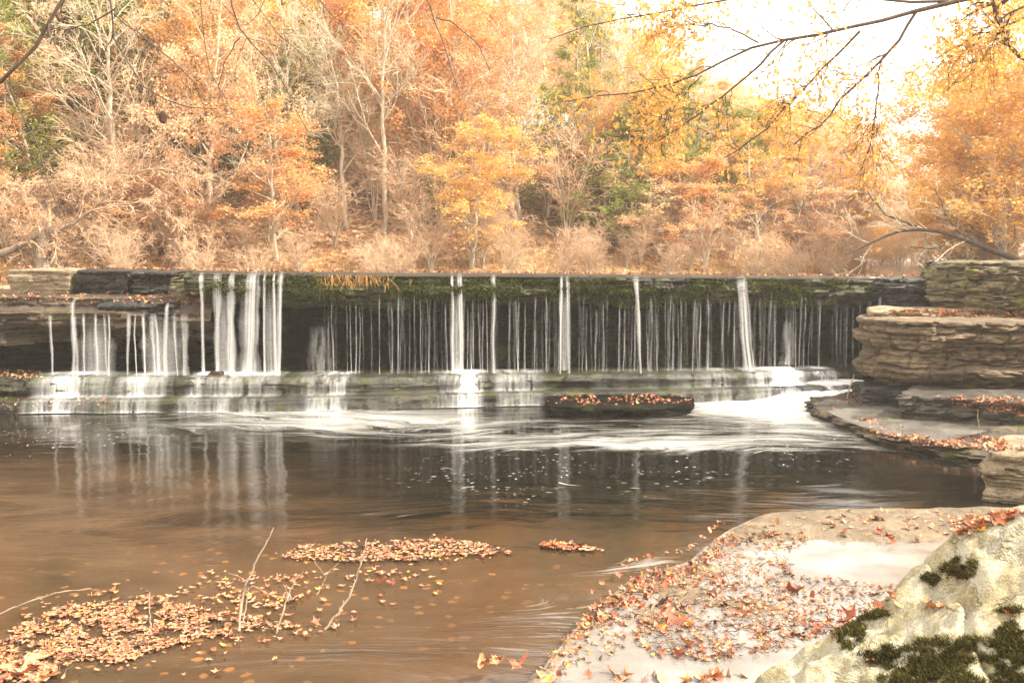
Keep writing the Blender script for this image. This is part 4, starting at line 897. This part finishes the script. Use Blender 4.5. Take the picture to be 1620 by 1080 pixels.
# trees shaped after the photograph: trunks and limbs through measured points
def line_k(pts, k): 
    pts = np.array(pts, float); s = np.concatenate([[0], np.cumsum(np.linalg.norm(np.diff(pts, axis=0), axis=1))]); t = np.linspace(0, s[-1], k)
    Q = np.stack([np.interp(t, s, pts[:, i]) for i in range(3)], -1)
    for _ in range(2): Q[1:-1] = (Q[:-2] + 2 * Q[1:-1] + Q[2:]) / 4
    return Q
def custom_tree(name, lab, lines, Y, bk, tw, seed, n2=(7, 5, 4), cat='tree', l2=.45, leaf=None, leafn=0, lsz=.1, minr=.0055, up=.03, label_parts=True, group=None, jag=.01, absL=None, ljit=.03, names=('trunk', 'crown'), sizes=(8, 4, 3)):
    """lines: list of (list of (px,py[,depth offset]), r0 px, r1 px)"""
    r_ = np.random.default_rng(seed); Ps = []; Rs = []
    for pts, a, b_ in lines:
        Q = line_k([at(p[0], p[1], Y + (p[2] if len(p) > 2 else 0)) for p in pts], 12); Q[1:-1] += r_.normal(0, jag, (10, 3)); Ps.append(Q); Rs.append(np.linspace(a, b_, 12) * Y / F / 2)
    P = np.array(Ps); Rr = np.array(Rs); base = P[0, 0]
    wood = [tubes(P, Rr, sizes[0])]; L = None; g = (P, Rr); tws = []
    lens = np.linalg.norm(np.diff(P, axis=1), axis=2).sum(1)
    for i, n in enumerate(n2):
        g = grow(*g, n, r_, .15 if i else .2, 1, l2 if i == 0 else .55, (.35, 1.0), 7 - i, .2, up, .40 if minr > .005 else .55, minr=minr, absL=absL if i == 0 else None)
        tws.append(tubes(*g, sizes[1] if i == 0 else sizes[2]))
    o = thing(name, tuple(base), lab, cat, group)
    m1 = mk(names[0], *join(wood), bk); recenter(m1, base); obj(names[0], m1, o)
    m2 = mk(names[1], *join(tws), tw); recenter(m2, base); tw_o = obj(names[1], m2, o)
    if leaf:
        Pl = sample_lines(g[0], leafn, r_, ljit); m3 = mk('foliage', *quads(Pl, lsz, r_, .5, 1.0), leaf, False); recenter(m3, base); obj('foliage', m3, o)
    return o
custom_tree('pale_tree', 'tall pale forked bare tree standing high above the left ledge', [([(192, 300), (197, 245), (205, 200), (203, 160), (190, 120), (186, 60), (190, -20)], 9, 4), ([(200, 215), (215, 165), (240, 118), (262, 60), (275, -10)], 7, 3),
            ([(205, 200), (225, 160), (265, 120), (300, 95), (345, 75)], 4, 2), ([(215, 168), (250, 108), (290, 60), (330, 30)], 4, 2), ([(203, 215), (235, 195), (300, 150), (360, 120), (430, 118)], 4, 1.5), ([(230, 140), (262, 110), (310, 120), (380, 150), (430, 160)], 3, 1.5)], 29, B_pale, B_twigp, 1)
custom_tree('old_trunk', 'thick brown broken trunk with gnarled base at the far left above the ledge', [([(70, 428), (68, 395), (72, 372), (82, 360)], 26, 16), ([(0, 402), (25, 392), (55, 375), (72, 368)], 12, 9), ([(75, 368), (110, 358), (150, 330), (175, 300)], 6, 4), ([(85, 362), (90, 385), (80, 425)], 8, 9), ([(30, 390), (38, 410), (36, 428)], 3, 3)], 21.5, B_grey, B_twigr, 2, (9, 7, 5), l2=.9)
custom_tree('leaning_tree', 'leaning pale trunk with twigs arching to both sides above the left ledge', [([(145, 428), (155, 385), (165, 345), (185, 315), (200, 280)], 15, 7), ([(160, 350), (130, 330), (90, 310), (40, 300)], 4, 2), ([(170, 330), (220, 310), (260, 330), (300, 370)], 4, 2), ([(180, 320), (210, 270), (250, 265), (330, 285)], 4, 2), ([(165, 340), (150, 300), (110, 280), (70, 300)], 3, 1.5), ([(175, 325), (230, 340), (290, 400)], 3, 1.5)], 22.5, B_grey, B_twigr, 3, (18, 10, 5), l2=.55, up=-.06)
custom_tree('horizontal_limb_tree', 'pale tree with one long horizontal limb above the wide strands', [([(520, 428), (515, 380), (500, 330), (470, 290), (430, 272), (340, 278), (270, 268), (215, 262)], 6, 3), ([(500, 335), (540, 300), (560, 240)], 4, 2)], 27, B_grey, B_twigp, 4, (10, 6, 3))
custom_tree('pale_tree', 'twin-stemmed pale bare tree left of the middle of the falls', [([(612, 428), (618, 360), (612, 300), (607, 250), (615, 215), (612, 150)], 7, 3), ([(600, 428), (612, 370), (608, 340), (625, 290), (660, 240)], 6, 3), ([(618, 350), (650, 335), (690, 325), (720, 322)], 4, 2), ([(620, 285), (650, 245), (680, 200)], 4, 2)], 28, B_pale, B_twigp, 5)
custom_tree('pale_tree', 'very tall straight pale bare tree just right of the twin-stemmed one', [([(662, 428), (664, 330), (660, 200), (664, 120), (650, 60)], 7, 4), ([(664, 250), (700, 220), (760, 180)], 4, 1.5), ([(662, 200), (640, 150), (610, 110)], 3, 1.5)], 28.5, B_pale, B_twigp, 15)
custom_tree('pale_tree', 'white-barked bare tree with wide arching limbs right of the middle', [([(912, 428), (918, 385), (925, 350), (920, 310), (905, 270)], 7, 4), ([(922, 360), (940, 330), (985, 310), (1030, 280)], 4, 2), ([(915, 330), (880, 315), (850, 320), (820, 345)], 5, 2), ([(818, 360), (850, 320), (880, 290), (900, 240)], 5, 2), ([(925, 345), (960, 350), (985, 375)], 3, 1.5), ([(925, 385), (970, 375), (1010, 385)], 3, 1.5)], 29.5, B_pale, B_twigp, 6)
custom_tree('pale_tree', 'slim pale tree left of the white-barked one with arching limbs', [([(790, 428), (796, 330), (805, 250), (818, 190)], 5, 3), ([(800, 300), (840, 250), (850, 200)], 3, 1.5)], 30, B_pale, B_twigp, 16)
custom_tree('straight_tree', 'straight slender pale trunk above the right half of the falls', [([(1074, 428), (1075, 330), (1076, 260), (1078, 205)], 6, 3), ([(1076, 300), (1095, 270), (1120, 255)], 2.5, 1)], 33, B_pale, B_twigp, 7)
custom_tree('leaning_tree', 'dark trunk leaning left with curved limb in the shaded wood above the middle strands', [([(500, 428), (520, 380), (535, 330), (555, 280), (550, 230)], 5, 3), ([(525, 370), (560, 345), (590, 300)], 3, 1.5)], 30, B_grey, B_twigr, 8)
custom_tree('arching_tree', 'dark limb arching out over the water from the right bank', [([(1650, 424), (1600, 408), (1560, 392), (1510, 373), (1470, 358), (1430, 360), (1390, 378), (1340, 402)], 11, 2), ([(1520, 376), (1480, 395), (1440, 390)], 3, 1.5), ([(1450, 358), (1400, 340), (1370, 300)], 4, 1.5), ([(1540, 385), (1500, 350), (1480, 300)], 3, 1.5)], 24, B_dark, B_twigp, 9, (9, 6, 3))
custom_tree('dark_limb_tree', 'bare dark forked tree among the orange trees upstream at right', [([(1304, 360), (1306, 310), (1303, 290), (1290, 275), (1280, 265)], 6, 3), ([(1305, 300), (1315, 270), (1325, 240)], 4, 2)], 60, B_dark, B_dark, 10, (8, 5, 3), minr=.02)

# overhanging branches near the camera
TL = [([(-420, 900, -2.), (-400, 500, -2), (-330, 150, -1.5), (-150, -240, -1), (200, -200, 0), (720, -160, .5)], 30, 8),
      ([(160, -210), (130, -60), (105, 0), (75, 40), (42, 90), (15, 118), (-25, 150)], 5, 6), ([(15, 120), (17, 155), (42, 190), (64, 240), (75, 290), (95, 345)], 2.6, 1.2),
      ([(160, -210), (165, -50), (168, -5), (180, 25), (182, 60), (190, 95), (215, 135), (245, 162), (280, 178), (345, 172)], 4, 1.5),
      ([(180, 22), (225, 60), (265, 80), (300, 120), (320, 160), (338, 215)], 2.6, 1), ([(182, 14), (120, 48), (85, 48), (55, 30)], 2.6, 1.2),
      ([(312, -200), (315, -50), (316, 0), (318, 50), (330, 105), (350, 150), (390, 215)], 2.4, 1), ([(360, -195), (362, -50), (363, 10), (368, 45), (380, 62), (410, 70), (440, 110), (460, 160), (487, 208)], 3.8, 1.2),
      ([(380, 60), (350, 110), (345, 170)], 2, 1), ([(382, -190), (385, -50), (400, 8), (430, 45), (480, 85), (508, 115)], 2.2, 1), ([(495, -185), (497, -50), (500, 0), (515, 25), (545, 40)], 2.2, 1.2),
      ([(645, -170), (655, -45), (668, 0), (690, 30), (703, 70), (707, 110), (727, 147)], 3, 1.2), ([(690, 28), (730, 45), (755, 70), (772, 105)], 2.2, 1), ([(178, 55), (160, 100), (150, 135), (150, 160)], 2, .9), ([(445, -190), (440, -50), (395, 60), (350, 5)], 1.6, 1)]
o_tl = custom_tree('overhanging_tree', 'bare dark twigs hanging from the top left close to the camera', TL, 5.2, B_dark, B_dark, 21, (3, 2), l2=.22, minr=.0012, jag=.006, sizes=(7, 4, 4), up=-.06)
TR = [([(2500, 780, -1), (2350, 300, 0), (2100, 20, 0), (1800, -60, 0), (1620, -40), (1500, 2), (1440, 20)], 40, 6.5), ([(1440, 20), (1390, 40), (1340, 50), (1270, 56), (1200, 68), (1140, 100), (1080, 135), (1000, 152), (900, 160)], 6.2, 1.4),
      ([(1450, 18), (1430, 60), (1395, 95), (1350, 140), (1300, 190), (1255, 230)], 5, 2), ([(1360, 50), (1320, 95), (1250, 160), (1200, 215), (1145, 250)], 4, 1.6), ([(1240, 65), (1190, 110), (1130, 165), (1080, 200), (1020, 235)], 4, 1.5),
      ([(1395, 95), (1388, 150), (1380, 200), (1375, 250), (1355, 278)], 3, 1.2), ([(1500, 2), (1380, 0), (1250, -12), (1120, 5), (1030, 20), (930, 38), (870, 62)], 5, 1.5), ([(1200, 68), (1160, 45), (1110, 40), (1050, 40)], 3, 1.5),
      ([(1640, 100), (1600, 85), (1590, 60), (1560, -30)], 7, 8), ([(1110, 120), (1040, 190), (1000, 215)], 2.4, 1), ([(1700, -40), (1600, 20), (1540, 60), (1480, 95)], 5, 1.5), ([(1600, 20), (1560, 90), (1520, 130)], 3, 1.2)]
o_tr = custom_tree('oak_tree', 'overhanging branch with sparse yellow and orange leaves reaching in from the top right', TR, 9, B_dark, B_dark, 22, (16, 6), l2=.3, leaf=L_oak, leafn=5500, lsz=.054, absL=1.9, ljit=.10, minr=.0022, jag=.012, up=-.04, sizes=(8, 4, 3))

# pine cone
def cone():
    V = []; Fq = []; b = 0; r_ = random.Random(3)
    root = thing('pine_cone', tuple(at(258, 196, 5.15)), 'small dark pine cone hanging in the bare twigs at top left', 'pine cone')
    n = 70
    for i in range(n):
        t = i / n; a = i * 2.39996; rad = .021 * math.sin(math.pi * (t * .85 + .12)) ** .7; z = .06 * t
        c = np.array([math.cos(a), math.sin(a), 0]); s = np.array([-math.sin(a), math.cos(a), 0]); u = np.array([0, 0, 1.])
        p = c * rad * .3 + u * z; q = c * rad + u * (z + .004)
        w_ = .0065
        vs = [p - s * w_ * .4, p + s * w_ * .4, q + s * w_ - u * .001, q - s * w_ - u * .001, p - s * w_ * .4 + u * .003, p + s * w_ * .4 + u * .003, q + s * w_ * .8 + u * .004, q - s * w_ * .8 + u * .004]
        V += vs; Fq += [[b + k for k in f] for f in ((0, 1, 2, 3), (7, 6, 5, 4), (0, 4, 5, 1), (1, 5, 6, 2), (2, 6, 7, 3), (3, 7, 4, 0))]; b += 8
    obj('scales', mk('scales', V, Fq, bark('pine_cone_scale', (.03, .015, .01), (.12, .06, .04)), False), root)
    st = line_k([(0, 0, .05), (.001, 0, .07), at(250, 166, 5.2) - np.array(root.location)], 8)
    obj('stem', mk('stem', *tubes(st[None], np.full((1, 8), .002), 6), B_dark), root)
cone()

# twigs standing in the water
def twig(lab, lines, seed, base_px, n2=(0,)):
    r_ = np.random.default_rng(seed); Y = float(onz(base_px[0], base_px[1], 0)[1]); parts = []
    for pts, a, b_ in lines:
        Q = line_k([at(p[0], p[1], Y + .002 * (base_px[1] - p[1])) for p in pts], 22); Q[1:] += r_.normal(0, .0035, (21, 3)); Rr = np.linspace(a, b_, 22)[None] * Y / F / 2 * .7 * r_.uniform(.75, 1.3, (1, 22)); parts.append(tubes(Q[None], Rr, 7))
        bud = grow(Q[None], Rr, 7, r_, .1, 1, .05, (.4, 1.), 4, .2, .1, .8, minr=.0012); parts.append(tubes(*bud, 4))
    single('twig', mk('twig', *join(parts), B_grey), lab, 'twig', 'bare twigs sticking out of the pool')
twig('tallest pale twig standing in the leaf raft at lower left', [([(378, 998), (382, 950), (392, 918), (408, 880), (424, 855), (433, 833)], 7, 2), ([(386, 940), (400, 925), (430, 942)], 2.5, 1.2), ([(384, 985), (392, 945), (385, 915), (362, 905)], 3, 1)], 1, (378, 998))
twig('short forked twig beside the tallest twig at lower left', [([(437, 1002), (448, 968), (458, 935), (470, 915), (480, 903)], 5, 1.5), ([(456, 940), (448, 922)], 2, 1)], 2, (437, 1002))
twig('curved pale twig right of the leaf raft, leaning right', [([(514, 995), (535, 968), (555, 940), (566, 910), (575, 880), (582, 850)], 5.5, 1.6), ([(570, 895), (572, 870)], 2, 1)], 3, (514, 995))
twig('thin forked twig behind the curved pale twig', [([(501, 942), (512, 920), (518, 905), (535, 890)], 2.5, 1.2), ([(514, 910), (497, 888)], 1.8, 1)], 4, (501, 942))
twig('short dark upright stick in the left part of the leaf raft', [([(239, 1000), (237, 965), (236, 936)], 3.2, 2.2)], 5, (239, 1000))
twig('long thin pale twig slanting in from the left edge', [([(-30, 985), (0, 970), (50, 950), (100, 935), (144, 931)], 4.5, 2)], 6, (0, 985))
twig('pale stick leaning on the foot of the huge overhanging slab', [([(1340, 630), (1345, 610), (1350, 597)], 3, 2), ([(1345, 612), (1352, 592)], 2, 1.5)], 7, (1340, 650))
twig('thin stalk leaning on the long low grey block at right', [([(1552, 690), (1548, 670), (1546, 648)], 2, 1)], 8, (1552, 715))

# grass along the far water edge and tufts on the cap
def grass(name, P, h, r_, lab, par=None, mat=L_grass, droop=0):
    n = len(P); D = np.stack([r_.normal(0, .35, n), r_.normal(0, .35, n), np.ones(n) if not droop else -np.ones(n) * droop], -1); D /= np.linalg.norm(D, axis=1)[:, None]
    a = r_.uniform(0, 3.14, n); Sd = np.stack([np.cos(a), np.sin(a), 0 * a], -1) * .008; hh = (h * r_.uniform(.5, 1.2, n))[:, None]
    V = np.stack([P - Sd, P + Sd, P + D * hh + Sd * .3, P + D * hh - Sd * .3], 1)
    return mk(name, V, np.arange(n * 4).reshape(-1, 4), mat, False)
n = 9000; gxs = rng.uniform(-18, 14, n); gys = yb(gxs) + rng.uniform(-.5, 1.6, n); gzs = ground_h(gxs, gys)
tag(obj('dry_grass', grass('dry_grass', np.stack([gxs, gys, gzs], -1), .28, rng, '')), 'dry yellow grass fringing the far bank behind the falls', 'grass', kind='stuff')
n = 380; tx = rng.normal(-2.75, .32, n); ty = np.array([lipY(x) - .03 for x in tx]); tz = Lf(tx) - rng.uniform(.02, .2, n)
me = grass('hanging_grass', np.stack([tx, ty, tz], -1), .16, rng, '', droop=.8); recenter(me, dam.location); tag(obj('hanging_grass', me, dam), kind='stuff')

# moss tufts on the cap (geometry on the rock, part of the dam)
def cap_moss():
    P = []; Nn = []; 
    for k in range(16000):
        x, y = random.uniform(320, 1400), random.uniform(430, 486)
        if vn(x / 40., y / 14., 0, 77) + .25 * (y < 470) - .15 * (x > 1050) < .12: continue
        c = cast(x, y)
        if c and c[2] == 0: P.append(c[0][:]); Nn.append(c[1][:])
    P = np.array(P); Nn = np.array(Nn); flip = (Nn[:, 1] > 0) & (Nn[:, 2] < .2); Nn[flip] *= -1; k = 3
    P = np.repeat(P, k, 0); Nn = np.repeat(Nn, k, 0); P += rng.normal(0, .015, P.shape); m = len(P)
    D = Nn + rng.normal(0, .5, P.shape); D[:, 2] -= .5; D /= np.linalg.norm(D, axis=1)[:, None]; Sd = np.cross(D, rng.normal(0, 1, P.shape)); Sd /= np.linalg.norm(Sd, axis=1)[:, None]
    hh = (.05 * rng.uniform(.4, 1.2, m))[:, None]; w_ = .009
    V = np.stack([P - Sd * w_, P + Sd * w_, P + D * hh + Sd * w_ * .5, P + D * hh - Sd * w_ * .5], 1)
    me = mk('moss', V, np.arange(m * 4).reshape(-1, 4), leaf_mat('cap_moss', (.02, .025, .004), (.06, .07, .012), (.13, .15, .03), .1), False); recenter(me, dam.location); obj('moss', me, dam)
cap_moss()

# ------------------------------------------------------------------ tree labels: rank, kind and order from the left
ORD = ['leftmost', 'second', 'third', 'fourth', 'fifth', 'sixth', 'seventh', 'eighth', 'ninth', 'tenth', 'eleventh', 'twelfth', 'thirteenth', 'fourteenth', 'fifteenth', 'sixteenth', 'seventeenth', 'eighteenth', 'nineteenth', 'twentieth',
       'twenty-first', 'twenty-second', 'twenty-third', 'twenty-fourth', 'twenty-fifth', 'twenty-sixth', 'twenty-seventh', 'twenty-eighth', 'twenty-ninth', 'thirtieth']
keys = {}
for p in placed: keys.setdefault((p[1], p[2]), []).append(p)
for (kind, rw), ls in keys.items():
    ls.sort(key=lambda p: p[0])
    for i, p in enumerate(ls):
        o = p[3]; one = len(ls) == 1
        lab = '%s %s' % (KN[kind][1], rw) + ('' if one else ', leftmost such' if i == 0 else ', rightmost such' if i == len(ls) - 1 else ', %s such from left' % ORD[i])
        tag(o, lab, 'tree', '%ss %s' % (KN[kind][1], rw))

HZ = 1
if HZ:
    hb = np.array([[x, y, z] for z in (-3.5, 48) for y in (-130, 430) for x in (-270, 310)], float)
    hf = [[0, 2, 3, 1], [4, 5, 7, 6], [0, 1, 5, 4], [2, 6, 7, 3], [0, 4, 6, 2], [1, 3, 7, 5]]
    hm = bpy.data.materials.new('haze_air'); hm.use_nodes = True; ht = hm.node_tree; ht.nodes.remove(ht.nodes['Principled BSDF'])
    pv = ht.nodes.new('ShaderNodeVolumePrincipled'); pv.inputs['Color'].default_value = (1, .94, .83, 1); pv.inputs['Density'].default_value = .0017; pv.inputs['Anisotropy'].default_value = .2  # haze volume added to pale the wood and wash out contrast
    ht.links.new(pv.outputs[0], ht.nodes['Material Output'].inputs['Volume'])
    hz = obj('haze', mk('haze', hb, hf, hm, False)); tag(hz, 'pale warm haze added to the air over river and wood', 'haze', kind='stuff')
